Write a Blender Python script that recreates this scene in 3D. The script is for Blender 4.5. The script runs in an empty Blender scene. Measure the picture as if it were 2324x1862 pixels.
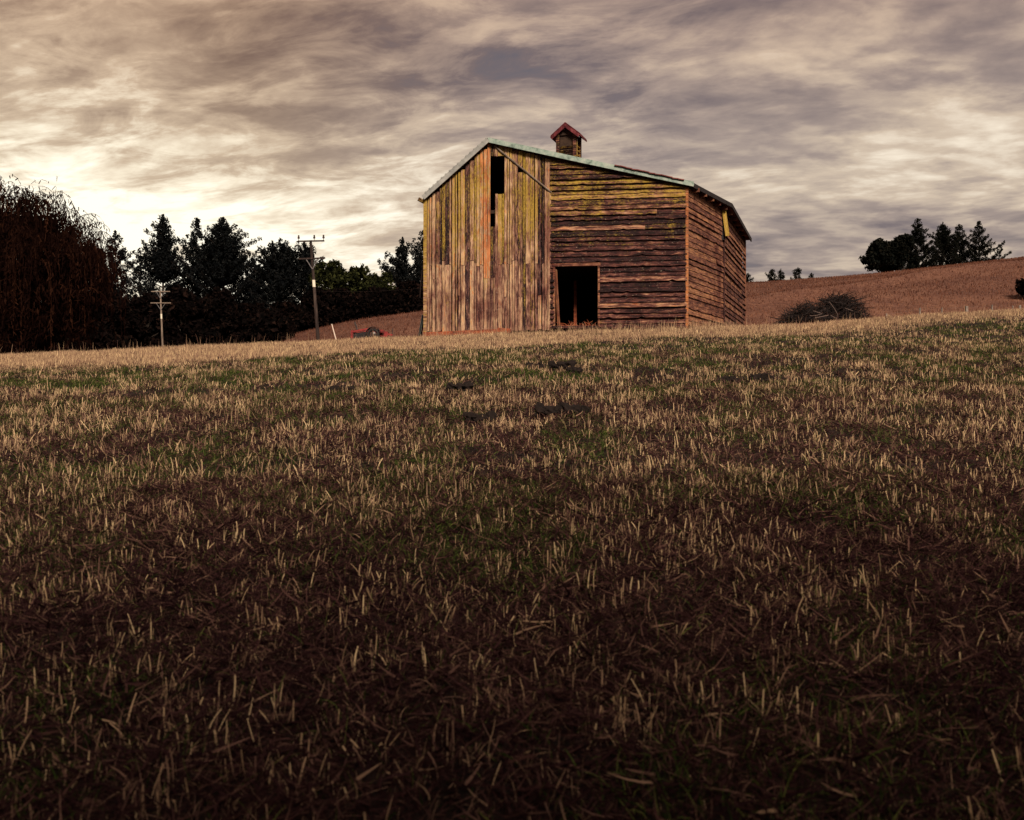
import bpy, math, random
import numpy as np
from mathutils import Vector, Matrix

random.seed(7)
rng = np.random.default_rng(11)
SC = bpy.context.scene
COL = SC.collection
F = 2232.0          # focal length in pixels of the 2324 x 1862 photograph
CX, CY, EYE = 1162.0, 931.0, 1.3

# ------------------------------------------------------------------ basics
def at(px, py, Y):
    return Vector(((px - CX) / F * Y, Y, EYE + (CY - py) / F * Y))

def _hash(ix, iy, seed):
    h = (ix * 374761393 + iy * 668265263 + seed * 982451653) & 0xFFFFFFFF
    h = ((h ^ (h >> 13)) * 1274126177) & 0xFFFFFFFF
    return ((h ^ (h >> 16)) & 0xFFFF) / 65535.0

def vnoise(x, y, seed=0):
    x = np.asarray(x, float); y = np.asarray(y, float)
    ix = np.floor(x).astype(np.int64); iy = np.floor(y).astype(np.int64)
    fx = x - ix; fy = y - iy
    fx = fx * fx * (3 - 2 * fx); fy = fy * fy * (3 - 2 * fy)
    a = _hash(ix, iy, seed); b = _hash(ix + 1, iy, seed)
    c = _hash(ix, iy + 1, seed); d = _hash(ix + 1, iy + 1, seed)
    return (a * (1 - fx) + b * fx) * (1 - fy) + (c * (1 - fx) + d * fx) * fy

def fbm(x, y, seed=0, o=3):
    s = 0; a = 1; t = 0
    for k in range(o):
        s = s + a * vnoise(x * 2 ** k, y * 2 ** k, seed + 17 * k); t += a; a *= .5
    return s / t

RP = [-6000, 960, 1690, 2324, 8000]; RV = [97, 100, 150, 150, 150]
HP = [-6000, 0, 520, 590, 640, 700, 800, 960, 1300, 1690, 1800, 2000, 2150, 2324, 3000, 8000]
HV = [800, 812, 800, 782, 768, 750, 728, 706, 672, 643, 637, 620, 603, 584, 545, 520]

def field_z(X, Y):
    t = np.clip(Y - 34, 0, 10)
    s = np.where(Y < 34, Y, 34 + t - t * t / 20.0)
    s = s - 0.05 * np.clip(Y - 44, 0, 30)
    s = np.clip(s, -60, 60)
    far = np.clip((Y - 8) / 22, 0, 1)
    return .117 * s + .00122 * np.clip(X, -70, 70) * np.clip(s, -20, 40) - .14 * far - .20 * far * np.exp(-((X - 10.5) / 4.5) ** 2)

def terrain(X, Y):
    X = np.asarray(X, float); Y = np.asarray(Y, float)
    z = field_z(X, Y)
    px = CX + F * X / np.maximum(Y, 30)
    R = np.interp(px, RP, RV); yr = np.interp(px, HP, HV)
    zr = EYE + (CY - yr) / F * R
    z55 = field_z(X * 55 / np.maximum(Y, 55), np.full_like(Y, 55.0))
    t = np.clip((Y - 55) / (R - 55), 0, 1)
    hill = z55 + (zr - z55) * t * (1.2 - .2 * t) + np.interp(px, [560, 800], [.085, .02]) * np.clip(Y - R, 0, 120)
    hill = hill + (fbm(X / 16, Y / 16, 5) - .5) * .7 * np.clip((Y - 60) / 20, 0, 1) * np.clip((R - 4 - Y) / 12, 0, 1)
    hill = hill + .55 * np.exp(-((Y - 88 - (px - 1800) * .05) / 5.0) ** 2) * np.clip((px - 1500) / 150, 0, 1) * np.clip((2500 - px) / 300, 0, 1)
    z = np.where(Y > 55, hill, z)
    return z

def bumps(X, Y):
    return (fbm(X * 1.1, Y * 1.1, 3) - .5) * .16 + (vnoise(X * 5, Y * 5, 9) - .5) * .05

def ground(X, Y):
    return terrain(X, Y) + bumps(np.asarray(X, float), np.asarray(Y, float)) * (np.asarray(Y) < 56)

def gz(x, y):
    return float(terrain(np.array([x]), np.array([y]))[0])

def hit(px, py, y0=2.0, y1=60.0):
    ys = np.linspace(y0, y1, 4000); xs = (px - CX) / F * ys
    zs = EYE + (CY - py) / F * ys
    k = np.argmax(terrain(xs, ys) >= zs)
    return float(xs[k]), float(ys[k])

def link(name, me, mat=None, parent=None):
    o = bpy.data.objects.new(name, me)
    COL.objects.link(o)
    if mat: me.materials.append(mat)
    if parent: o.parent = parent
    return o

def tag(o, label, cat, group=None, kind=None):
    o['label'] = label
    if cat: o['category'] = cat
    if group: o['group'] = group
    if kind: o['kind'] = kind
    return o

def empty(name, loc, label, cat, group=None, rz=0):
    o = bpy.data.objects.new(name, None); COL.objects.link(o)
    o.location = loc; o.rotation_euler = (0, 0, rz); o.empty_display_size = .3
    return tag(o, label, cat, group)

def np_mesh(name, verts, quads, attrs=None, uv=None):
    me = bpy.data.meshes.new(name)
    verts = np.ascontiguousarray(verts, np.float32); quads = np.ascontiguousarray(quads, np.int32)
    n, m = len(verts), len(quads)
    me.vertices.add(n); me.vertices.foreach_set('co', verts.ravel())
    me.loops.add(m * 4); me.loops.foreach_set('vertex_index', quads.ravel())
    me.polygons.add(m)
    me.polygons.foreach_set('loop_start', np.arange(0, m * 4, 4, dtype=np.int32))
    for k, v in (attrs or {}).items():
        a = me.attributes.new(k, 'FLOAT', 'FACE'); a.data.foreach_set('value', np.ascontiguousarray(v, np.float32))
    me.update(calc_edges=True)
    return me

class MB:
    """collects polygons, with uv, tint and moss per face, into one mesh"""
    def __init__(s): s.v = []; s.f = []; s.uv = []; s.t = []; s.l = []
    def face(s, idx, uvs=None, tint=.5, lich=0.):
        s.f.append(idx); s.uv.append(uvs or [(0, 0)] * len(idx)); s.t.append(tint); s.l.append(lich)
    def add(s, p): s.v.append(tuple(p)); return len(s.v) - 1
    def loft(s, rings, us=None, tint=.5, lich=0., caps=True, closed=True, vs=None):
        """rings: list of rings of points; u runs along the rings"""
        n = len(rings[0]); ids = [[s.add(p) for p in r] for r in rings]
        off = random.random() * 50
        if vs is None:
            vs = [0]
            for j in range(n):
                vs.append(vs[-1] + (Vector(rings[0][j]) - Vector(rings[0][(j + 1) % n])).length)
        if us is None:
            us = [0]
            for k in range(1, len(rings)): us.append(us[-1] + (Vector(rings[k][0]) - Vector(rings[k - 1][0])).length)
        for k in range(len(rings) - 1):
            for j in range(n if closed else n - 1):
                j2 = (j + 1) % n
                s.face([ids[k][j], ids[k][j2], ids[k + 1][j2], ids[k + 1][j]],
                       [(us[k] + off, vs[j] + off), (us[k] + off, vs[j + 1] + off), (us[k + 1] + off, vs[j + 1] + off), (us[k + 1] + off, vs[j] + off)], tint, lich)
        if caps:
            s.face(ids[0][::-1], None, tint, lich); s.face(ids[-1], None, tint, lich)
    def box(s, c, dx, dy, dz, tint=.5, lich=0.):
        """box from centre and three half vectors"""
        c = Vector(c); dx = Vector(dx); dy = Vector(dy); dz = Vector(dz)
        r = lambda k: [c + dx * k + a * dy + b * dz for a, b in ((-1, -1), (1, -1), (1, 1), (-1, 1))]
        s.loft([r(-1), r(1)], tint=tint, lich=lich)
    def beam(s, a, b, w, h, tint=.5, lich=0., up=(0, 0, 1)):
        a = Vector(a); b = Vector(b); d = (b - a).normalized()
        side = d.cross(Vector(up))
        if side.length < 1e-3: side = d.cross(Vector((1, 0, 0)))
        side.normalize(); u2 = side.cross(d)
        s.box((a + b) / 2, (b - a) / 2, side * w / 2, u2 * h / 2, tint, lich)
    def tube(s, pts, rads, n=6, tint=.5):
        rings = []
        for k, p in enumerate(pts):
            p = Vector(p)
            d = Vector(pts[min(k + 1, len(pts) - 1)]) - Vector(pts[max(k - 1, 0)])
            d.normalize()
            a = d.cross(Vector((0, 0, 1)))
            if a.length < .05: a = d.cross(Vector((1, 0, 0)))
            a.normalize(); b = d.cross(a)
            rings.append([p + (a * math.cos(2 * math.pi * j / n) + b * math.sin(2 * math.pi * j / n)) * rads[k] for j in range(n)])
        s.loft(rings, tint=tint)
    def build(s, name, mat, parent=None, smooth=False):
        me = bpy.data.meshes.new(name); me.from_pydata(s.v, [], s.f)
        uvl = me.uv_layers.new(name='UVMap')
        uvl.data.foreach_set('uv', np.array([c for f in s.uv for c in f], np.float32).ravel())
        a = me.attributes.new('tint', 'FLOAT', 'FACE'); a.data.foreach_set('value', np.array(s.t, np.float32))
        a = me.attributes.new('moss', 'FLOAT', 'FACE'); a.data.foreach_set('value', np.array(s.l, np.float32))
        if smooth: me.polygons.foreach_set('use_smooth', [True] * len(me.polygons))
        me.update()
        return link(name, me, mat, parent)

# ------------------------------------------------------------------ materials
class NT:
    def __init__(s, tree): s.t = tree; s.n = tree.nodes; s.l = tree.links
    def put(s, sock, v):
        if v is None: return
        if hasattr(v, 'is_linked') or isinstance(v, bpy.types.NodeSocket): s.l.new(v, sock)
        else: sock.default_value = v
    def m(s, op, a, b=None, c=None, clamp=False):
        n = s.n.new('ShaderNodeMath'); n.operation = op; n.use_clamp = clamp
        for k, v in enumerate((a, b, c)): s.put(n.inputs[k], v)
        return n.outputs[0]
    def vm(s, op, a, b=None):
        n = s.n.new('ShaderNodeVectorMath'); n.operation = op
        s.put(n.inputs[0], a); s.put(n.inputs[1], b)
        return n.outputs[0]
    def noise(s, vec, scale, detail=4, rough=.5, dist=0., w=None):
        n = s.n.new('ShaderNodeTexNoise')
        s.put(n.inputs['Vector'], vec); n.inputs['Scale'].default_value = scale
        n.inputs['Detail'].default_value = detail; n.inputs['Roughness'].default_value = rough
        n.inputs['Distortion'].default_value = dist
        return n.outputs[0]
    def scale(s, vec, x, y, z):
        return s.vm('MULTIPLY', vec, (x, y, z))
    def ramp(s, fac, stops, mode='LINEAR'):
        n = s.n.new('ShaderNodeValToRGB'); r = n.color_ramp; r.interpolation = mode
        while len(r.elements) < len(stops): r.elements.new(.5)
        for e, (p, c) in zip(r.elements, stops):
            e.position = p; e.color = (*c, 1) if len(c) == 3 else c
        s.put(n.inputs[0], fac); return n.outputs[0]
    def mix(s, fac, a, b, mode='MIX'):
        n = s.n.new('ShaderNodeMix'); n.data_type = 'RGBA'; n.blend_type = mode
        for i, v in ((0, fac), (6, a), (7, b)):
            if isinstance(v, tuple) and len(v) == 3: v = (*v, 1)
            s.put(n.inputs[i], v)
        return n.outputs[2]
    def mr(s, v, a, b, c=0., d=1., smooth=False):
        n = s.n.new('ShaderNodeMapRange'); n.interpolation_type = 'SMOOTHSTEP' if smooth else 'LINEAR'
        s.put(n.inputs[0], v)
        for k, x in enumerate((a, b, c, d)): n.inputs[k + 1].default_value = x
        return n.outputs[0]
    def attr(s, name):
        n = s.n.new('ShaderNodeAttribute'); n.attribute_name = name; return n.outputs['Fac']
    def bump(s, h, strength=.5, dist=.01):
        n = s.n.new('ShaderNodeBump'); n.inputs['Strength'].default_value = strength
        n.inputs['Distance'].default_value = dist; s.l.new(h, n.inputs['Height']); return n.outputs[0]

def new_mat(name):
    m = bpy.data.materials.new(name); m.use_nodes = True
    nt = NT(m.node_tree); b = nt.n['Principled BSDF']
    b.inputs['Specular IOR Level'].default_value = .25
    return m, nt, b

def wood_mat(name, stops, moss=1., grain=.9, dark=.25, zlo=4.4, zhi=9.4):
    m, nt, b = new_mat(name)
    uv = nt.n.new('ShaderNodeTexCoord').outputs['UV']
    geo = nt.n.new('ShaderNodeNewGeometry').outputs['Position']
    t = nt.attr('tint'); ml = nt.attr('moss')
    big = nt.noise(nt.scale(uv, 1.3, 5.0, 1), 1.6, 5, .65, .4)
    mid = nt.noise(nt.scale(uv, 1.6, 26, 1), 1.0, 6, .7, .2)
    fine = nt.noise(nt.scale(uv, 4, 110, 1), 1.0, 4, .65)
    fac = nt.m('ADD', t, nt.m('MULTIPLY', nt.m('SUBTRACT', big, .5), 1.7))
    fac = nt.m('ADD', fac, nt.m('MULTIPLY', nt.m('SUBTRACT', mid, .5), .9), clamp=True)
    col = nt.ramp(fac, stops)
    g = nt.mr(nt.m('ADD', nt.m('MULTIPLY', mid, .55), nt.m('MULTIPLY', fine, .45)), .36, .6, dark, 1.15)
    col = nt.mix(grain, col, nt.mix(1., col, g, 'MULTIPLY'))
    # weathering stains, darker and purplish
    st = nt.noise(nt.scale(geo, .8, .8, .45), 1.3, 5, .6, .5)
    col = nt.mix(nt.mr(st, .48, .64, 0, .85), col, nt.mix(1., col, (.38, .22, .28), 'MULTIPLY'))
    sk = nt.noise(nt.scale(uv, .45, 20, 1), 1.0, 5, .62, .3)
    col = nt.mix(nt.mr(sk, .52, .64, 0, .85), col, nt.mix(1., col, (.26, .17, .20), 'MULTIPLY'))
    # pale flecks
    fl = nt.noise(nt.scale(uv, 9, 30, 1), 1.2, 3, .6)
    col = nt.mix(nt.mr(fl, .63, .73, 0, .65), col, (.56, .46, .36))
    # yellow lichen, thicker on the upper boards
    z = nt.n.new('ShaderNodeSeparateXYZ'); nt.l.new(geo, z.inputs[0])
    hm = nt.mr(z.outputs[2], zlo, zhi, .0, 1., True)
    ln = nt.m('ADD', nt.m('MULTIPLY', nt.noise(nt.scale(geo, 1.3, 1.3, .55), 1.5, 6, .68, .3), .45), nt.m('MULTIPLY', nt.noise(nt.scale(uv, .7, 16, 1), 1.0, 6, .65, .2), .55))
    lf = nt.noise(nt.scale(uv, 6, 22, 1), 1.5, 4, .7)
    lm = nt.m('ADD', nt.m('MULTIPLY', nt.m('SUBTRACT', ln, .5), 3.2), nt.m('MULTIPLY', nt.m('SUBTRACT', lf, .5), 1.5))
    lm = nt.m('ADD', lm, nt.m('MULTIPLY', nt.m('ADD', ml, nt.m('MULTIPLY', hm, .50)), moss))
    lm = nt.mr(lm, .46, .90, 0, .84)
    lc = nt.ramp(lf, [(.25, (.10, .065, .01)), (.5, (.30, .20, .028)), (.75, (.50, .36, .07))])
    col = nt.mix(lm, col, lc)
    nt.l.new(col, b.inputs['Base Color']); b.inputs['Roughness'].default_value = .88
    h = nt.m('ADD', nt.m('MULTIPLY', mid, 1.), nt.m('MULTIPLY', fine, .5))
    nt.l.new(nt.bump(h, .8, .02), b.inputs['Normal'])
    return m

def plain_mat(name, c1, c2, scale=6., rough=.7, metal=0., bump=.2, stretch=(1, 1, 1), c3=None):
    m, nt, b = new_mat(name)
    co = nt.n.new('ShaderNodeTexCoord').outputs['Object']
    n = nt.noise(nt.scale(co, *stretch), scale, 6, .65, .2)
    stops = [(.35, c1), (.65, c2)]
    if c3: stops = [(.32, c1), (.5, c2), (.68, c3)]
    nt.l.new(nt.ramp(n, stops), b.inputs['Base Color'])
    b.inputs['Roughness'].default_value = rough; b.inputs['Metallic'].default_value = metal
    nt.l.new(nt.bump(n, bump, .02), b.inputs['Normal'])
    return m

def leaf_mat(name, stops, trans=.25, patch=None):
    m, nt, b = new_mat(name)
    t = nt.attr('tint')
    col = nt.ramp(t, stops)
    nt.l.new(col, b.inputs['Base Color']); b.inputs['Roughness'].default_value = .75
    b.inputs['Specular IOR Level'].default_value = .0
    if trans:
        tr = nt.n.new('ShaderNodeBsdfTranslucent'); nt.l.new(col, tr.inputs[0])
        mx = nt.n.new('ShaderNodeMixShader'); mx.inputs[0].default_value = trans
        out = nt.n['Material Output']
        nt.l.new(b.outputs[0], mx.inputs[1]); nt.l.new(tr.outputs[0], mx.inputs[2]); nt.l.new(mx.outputs[0], out.inputs[0])
    return m

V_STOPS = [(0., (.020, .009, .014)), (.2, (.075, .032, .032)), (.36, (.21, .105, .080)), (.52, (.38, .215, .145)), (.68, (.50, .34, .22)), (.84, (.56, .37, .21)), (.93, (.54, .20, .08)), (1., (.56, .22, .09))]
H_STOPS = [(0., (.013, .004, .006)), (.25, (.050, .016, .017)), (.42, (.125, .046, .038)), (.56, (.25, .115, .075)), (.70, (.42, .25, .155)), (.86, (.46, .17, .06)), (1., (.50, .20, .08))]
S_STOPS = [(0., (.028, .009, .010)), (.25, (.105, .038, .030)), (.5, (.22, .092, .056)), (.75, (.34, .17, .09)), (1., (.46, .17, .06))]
M = {}
M['wood_v'] = wood_mat('vertical_boards', V_STOPS, 1.0)
M['wood_h'] = wood_mat('weatherboards', H_STOPS, .95, zlo=6.6, zhi=9.0)
M['wood_s'] = wood_mat('side_weatherboards', S_STOPS, .80, dark=.4, zlo=8.5, zhi=12)
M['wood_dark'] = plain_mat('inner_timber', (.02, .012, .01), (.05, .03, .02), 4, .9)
M['tarp'] = plain_mat('old_iron_sheet', (.035, .045, .05), (.10, .12, .12), 3, .7)
M['flash'] = plain_mat('painted_flashing', (.07, .11, .10), (.22, .295, .27), 4.5, .65, 0., .15, (1, 1, 1), (.34, .385, .355))
M['flash_grey'] = plain_mat('grey_roof_iron', (.15, .16, .165), (.30, .31, .31), 3., .6, .1)
M['roof_red'] = plain_mat('red_roof_iron', (.05, .012, .012), (.14, .03, .03), 4., .6, 0., .2, (1, 1, 1), (.22, .08, .075))
M['maroon'] = plain_mat('maroon_paint', (.025, .004, .007), (.085, .010, .016), 5., .6, 0., .2, (1, 1, 1), (.20, .05, .06))
M['rust'] = plain_mat('rusty_timber', (.06, .018, .012), (.22, .055, .028), 3., .85, 0, .4, (1, 1, 3), (.34, .10, .04))
M['red'] = plain_mat('faded_red_paint', (.06, .007, .009), (.20, .016, .018), 4.5, .55, 0, .1, (1, 1, 1), (.30, .05, .04))
M['black'] = plain_mat('black_rubber', (.012, .010, .012), (.028, .024, .026), 9, .85)
M['steel'] = plain_mat('dull_steel', (.07, .065, .07), (.20, .19, .20), 7, .55, .4)
M['pole'] = plain_mat('weathered_pole', (.010, .007, .007), (.030, .020, .019), 2.2, .9, 0, .3, (3, 3, .35), (.075, .055, .047))
M['pole_pale'] = plain_mat('pale_weathered_pole', (.09, .068, .058), (.18, .14, .115), 2.2, .9, 0, .3, (3, 3, .35), (.26, .21, .175))
M['plate'] = plain_mat('white_plate', (.62, .58, .48), (.74, .70, .60), 3, .5)
M['stake'] = plain_mat('white_stake', (.62, .50, .44), (.78, .68, .6), 5, .7)
M['insul'] = plain_mat('brown_insulator', (.03, .02, .02), (.07, .05, .045), 4, .3)
M['bark'] = plain_mat('bark', (.012, .009, .008), (.04, .03, .025), 5, .95, 0, .5, (1, 1, .3))
M['post'] = plain_mat('fence_post', (.10, .085, .075), (.24, .20, .18), 5, .9)
M['clod'] = plain_mat('dark_earth', (.006, .004, .004), (.016, .010, .009), 18, .95, 0, .6)
M['stick'] = plain_mat('dead_branches', (.008, .006, .007), (.026, .018, .018), 4, .9)
M['stick_pale'] = plain_mat('bleached_branches', (.09, .065, .06), (.17, .13, .12), 4, .9)
M['pine'] = leaf_mat('pine_needles', [(0, (.003, .004, .005)), (.7, (.007, .008, .009)), (1, (.014, .015, .015))], 0)
M['pine_hill'] = leaf_mat('pine_needles_hill', [(0, (.003, .004, .004)), (.7, (.007, .008, .007)), (1, (.016, .015, .011))], 0)
M['broad'] = leaf_mat('broad_leaves', [(0, (.004, .005, .003)), (.6, (.012, .014, .006)), (1, (.045, .050, .018))], .1)
M['willow'] = leaf_mat('willow_leaves', [(0, (.004, .002, .002)), (.6, (.013, .0055, .004)), (1, (.045, .018, .010))], .05)
M['scrub'] = leaf_mat('scrub_leaves', [(0, (.002, .002, .002)), (.8, (.006, .004, .004)), (1, (.018, .010, .008))], 0)

def soil_mat():
    m, nt, b = new_mat('field_soil')
    co = nt.n.new('ShaderNodeNewGeometry').outputs['Position']
    n1 = nt.noise(co, 1.3, 6, .65, .3); n2 = nt.noise(co, 24, 5, .7)
    c = nt.ramp(nt.m('ADD', nt.m('MULTIPLY', n1, .5), nt.m('MULTIPLY', n2, .5)),
                [(.34, (.004, .003, .003)), (.5, (.016, .009, .008)), (.68, (.055, .030, .024))])
    nt.l.new(c, b.inputs['Base Color']); b.inputs['Roughness'].default_value = .95
    nt.l.new(nt.bump(n2, 1., .03), b.inputs['Normal'])
    return m

def hill_mat():
    m, nt, b = new_mat('hill_stubble')
    co = nt.n.new('ShaderNodeNewGeometry').outputs['Position']
    n1 = nt.noise(co, .05, 5, .6, .5); n2 = nt.noise(nt.scale(co, 1, .35, 1), 2.6, 4, .7)
    n3 = nt.noise(nt.scale(co, .4, .12, .4), 1.0, 4, .6)
    f = nt.m('ADD', nt.m('MULTIPLY', n1, .35), nt.m('ADD', nt.m('MULTIPLY', n2, .4), nt.m('MULTIPLY', n3, .25)))
    c = nt.ramp(f, [(.32, (.042, .016, .013)), (.48, (.120, .052, .036)), (.64, (.22, .108, .070))])
    nt.l.new(c, b.inputs['Base Color']); b.inputs['Roughness'].default_value = .95
    nt.l.new(nt.bump(n2, 1., .25), b.inputs['Normal'])
    return m

M['soil'] = soil_mat(); M['hill'] = hill_mat()
DRY = [(0., (.018, .008, .011)), (.22, (.070, .033, .033)), (.42, (.185, .105, .084)), (.62, (.37, .245, .165)), (.82, (.56, .395, .24)), (1., (.70, .53, .32))]
M['dry'] = leaf_mat('dry_grass', DRY, .2)
M['hillgrass'] = leaf_mat('hill_grass', [(0, (.045, .018, .014)), (.4, (.10, .043, .030)), (.75, (.18, .084, .056)), (1, (.28, .16, .10))], .1)
M['green'] = leaf_mat('green_grass', [(0, (.010, .024, .006)), (.5, (.040, .070, .016)), (.85, (.095, .135, .034)), (1, (.22, .24, .07))], .25)

# ------------------------------------------------------------------ ground
def grid_mesh(name, xs, ys, zf):
    X, Y = np.meshgrid(xs, ys); Z = zf(X, Y)
    nx, ny = len(xs), len(ys)
    v = np.stack([X.ravel(), Y.ravel(), Z.ravel()], 1)
    i = np.arange(nx * ny).reshape(ny, nx)
    q = np.stack([i[:-1, :-1].ravel(), i[:-1, 1:].ravel(), i[1:, 1:].ravel(), i[1:, :-1].ravel()], 1)
    me = np_mesh(name, v, q); me.polygons.foreach_set('use_smooth', np.ones(len(q), bool)); return me

ys = np.concatenate([np.arange(-60, 0, 2.), np.arange(0, 16, .12), np.arange(16, 58.1, .35)])
xs = np.concatenate([np.arange(-90, -26, 3.), np.arange(-26, -9, .4), np.arange(-9, 9, .14), np.arange(9, 26, .4), np.arange(26, 91, 3.)])
o = link('field_ground', grid_mesh('field_ground', xs, ys, ground), M['soil'])
tag(o, 'dark bare soil of the sloping stubble paddock under the grass', None, kind='structure')
# hillside: rows of growing distance, columns by bearing
us = np.linspace(-2.2, 2.2, 300); yy = np.concatenate([np.arange(56.5, 170, 1.2), np.geomspace(171, 3500, 40)])
U, Yg = np.meshgrid(us, yy); Xg = U * Yg
Zg = terrain(Xg, Yg) - .06 * (Yg < 58.2)
v = np.stack([Xg.ravel(), Yg.ravel(), Zg.ravel()], 1); i = np.arange(v.shape[0]).reshape(Yg.shape)
q = np.stack([i[:-1, :-1].ravel(), i[:-1, 1:].ravel(), i[1:, 1:].ravel(), i[1:, :-1].ravel()], 1)
me = np_mesh('hillside', v, q); me.polygons.foreach_set('use_smooth', np.ones(len(q), bool))
tag(link('hillside', me, M['hill']), 'reddish brown harvested hill slope rising behind the barn', None, kind='structure')

# ------------------------------------------------------------------ grass
BARN = [(-3.4, 36.3), (1.4, 35.95), (6.3, 35.35), (8.5, 39.3), (11.1, 46.6), (-3.8, 47)]
def in_poly(X, Y, P):
    r = np.zeros(X.shape, bool)
    for k in range(len(P)):
        x1, y1 = P[k]; x2, y2 = P[k - 1]
        c = ((y1 > Y) != (y2 > Y)) & (X < (x2 - x1) * (Y - y1) / (y2 - y1 + 1e-9) + x1)
        r ^= c
    return r

def blades(X, Y, L, w, lean, bend, head, tint, seg, roll=None, z0=None, taper=.25, twist=0.):
    n = len(X)
    if z0 is None: z0 = ground(X, Y) - .012
    t = np.linspace(0, 1, seg + 1)
    pts = np.zeros((n, seg + 1, 3)); px = np.zeros(n); py = np.zeros(n); pz = np.zeros(n); tw = rng.normal(0, 1, n) * twist
    hs_ = [(np.cos(head + tw * k / seg), np.sin(head + tw * k / seg)) for k in range(seg + 1)]
    ths = []
    for k in range(seg + 1):
        th = lean + bend * t[k]
        ths.append(th)
        if k:
            tm = lean + bend * (t[k] + t[k - 1]) / 2
            px = px + hs_[k][0] * np.sin(tm) * L / seg; py = py + hs_[k][1] * np.sin(tm) * L / seg; pz = pz + np.cos(tm) * L / seg
        pts[:, k, 0] = X + px; pts[:, k, 1] = Y + py; pts[:, k, 2] = z0 + pz
    if roll is None: roll = rng.uniform(-1.2, 1.2, n)
    V = np.zeros((n, seg + 1, 2, 3))
    for k in range(seg + 1):
        hx, hy = hs_[k]; nx = np.cos(ths[k]); nzz = -np.sin(ths[k])
        wx = -hy * np.cos(roll) + hx * nx * np.sin(roll)
        wy = hx * np.cos(roll) + hy * nx * np.sin(roll)
        wz = nzz * np.sin(roll)
        ww = w * (1 - (1 - taper) * t[k] ** 1.5) * .5
        W = np.stack([wx * ww, wy * ww, wz * ww], 1)
        V[:, k, 0] = pts[:, k] - W; V[:, k, 1] = pts[:, k] + W
    base = (np.arange(n) * (seg + 1) * 2)[:, None]
    q = []
    for k in range(seg):
        q.append(base + np.array([[2 * k, 2 * k + 1, 2 * k + 3, 2 * k + 2]]))
    q = np.stack(q, 1).reshape(-1, 4)
    return V.reshape(-1, 3), q, np.repeat(tint, seg)

def scatter(n, y0, y1, um=.60, pw=1.0):
    # uniform over the ground inside the widened view wedge
    a = rng.random(n)
    Y = np.sqrt(y0 ** 2 + a * (y1 ** 2 - y0 ** 2)) if pw == 1 else y0 + (y1 - y0) * a
    X = rng.uniform(-1, 1, n) * (um * Y + .5)
    k = ~in_poly(X, Y, BARN)
    return X[k], Y[k]

class Acc:
    def __init__(s): s.v = []; s.q = []; s.t = []; s.n = 0
    def add(s, V, q, t): s.v.append(V); s.q.append(q + s.n); s.t.append(t); s.n += len(V)
    def build(s, name, mat):
        return link(name, np_mesh(name, np.concatenate(s.v), np.concatenate(s.q), {'tint': np.clip(np.concatenate(s.t), 0, 1)}), mat)

R_ = rng
def N_(n, a, b): return R_.uniform(a, b, n)
dry, grn = Acc(), Acc()

def crest(X, Y):      # 0 in the grazed foreground, 1 in the tall dry grass along the crest
    edge = 26.0 + 12.5 * X / np.maximum(Y, 5) + 2.5 * (fbm(X * .35, Y * .15, 41) - .5) * 2
    return np.clip((Y - edge) / 2.5, 0, 1)

def green_amt(X, Y):
    g = fbm(X * 1.5, Y * .8, 21, 4); u = X / np.maximum(Y, 5)
    strip = np.exp(-((Y - 23.0 - 10 * u) / 3.5) ** 2) * .13
    return np.clip((g + strip - .42) * 3.0, 0, .8) * (1 - .95 * crest(X, Y))

def bare(X, Y):
    return np.clip((fbm(X * 1.6, Y * 1.1, 33, 3) - .60) * 6, 0, 1)

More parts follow.
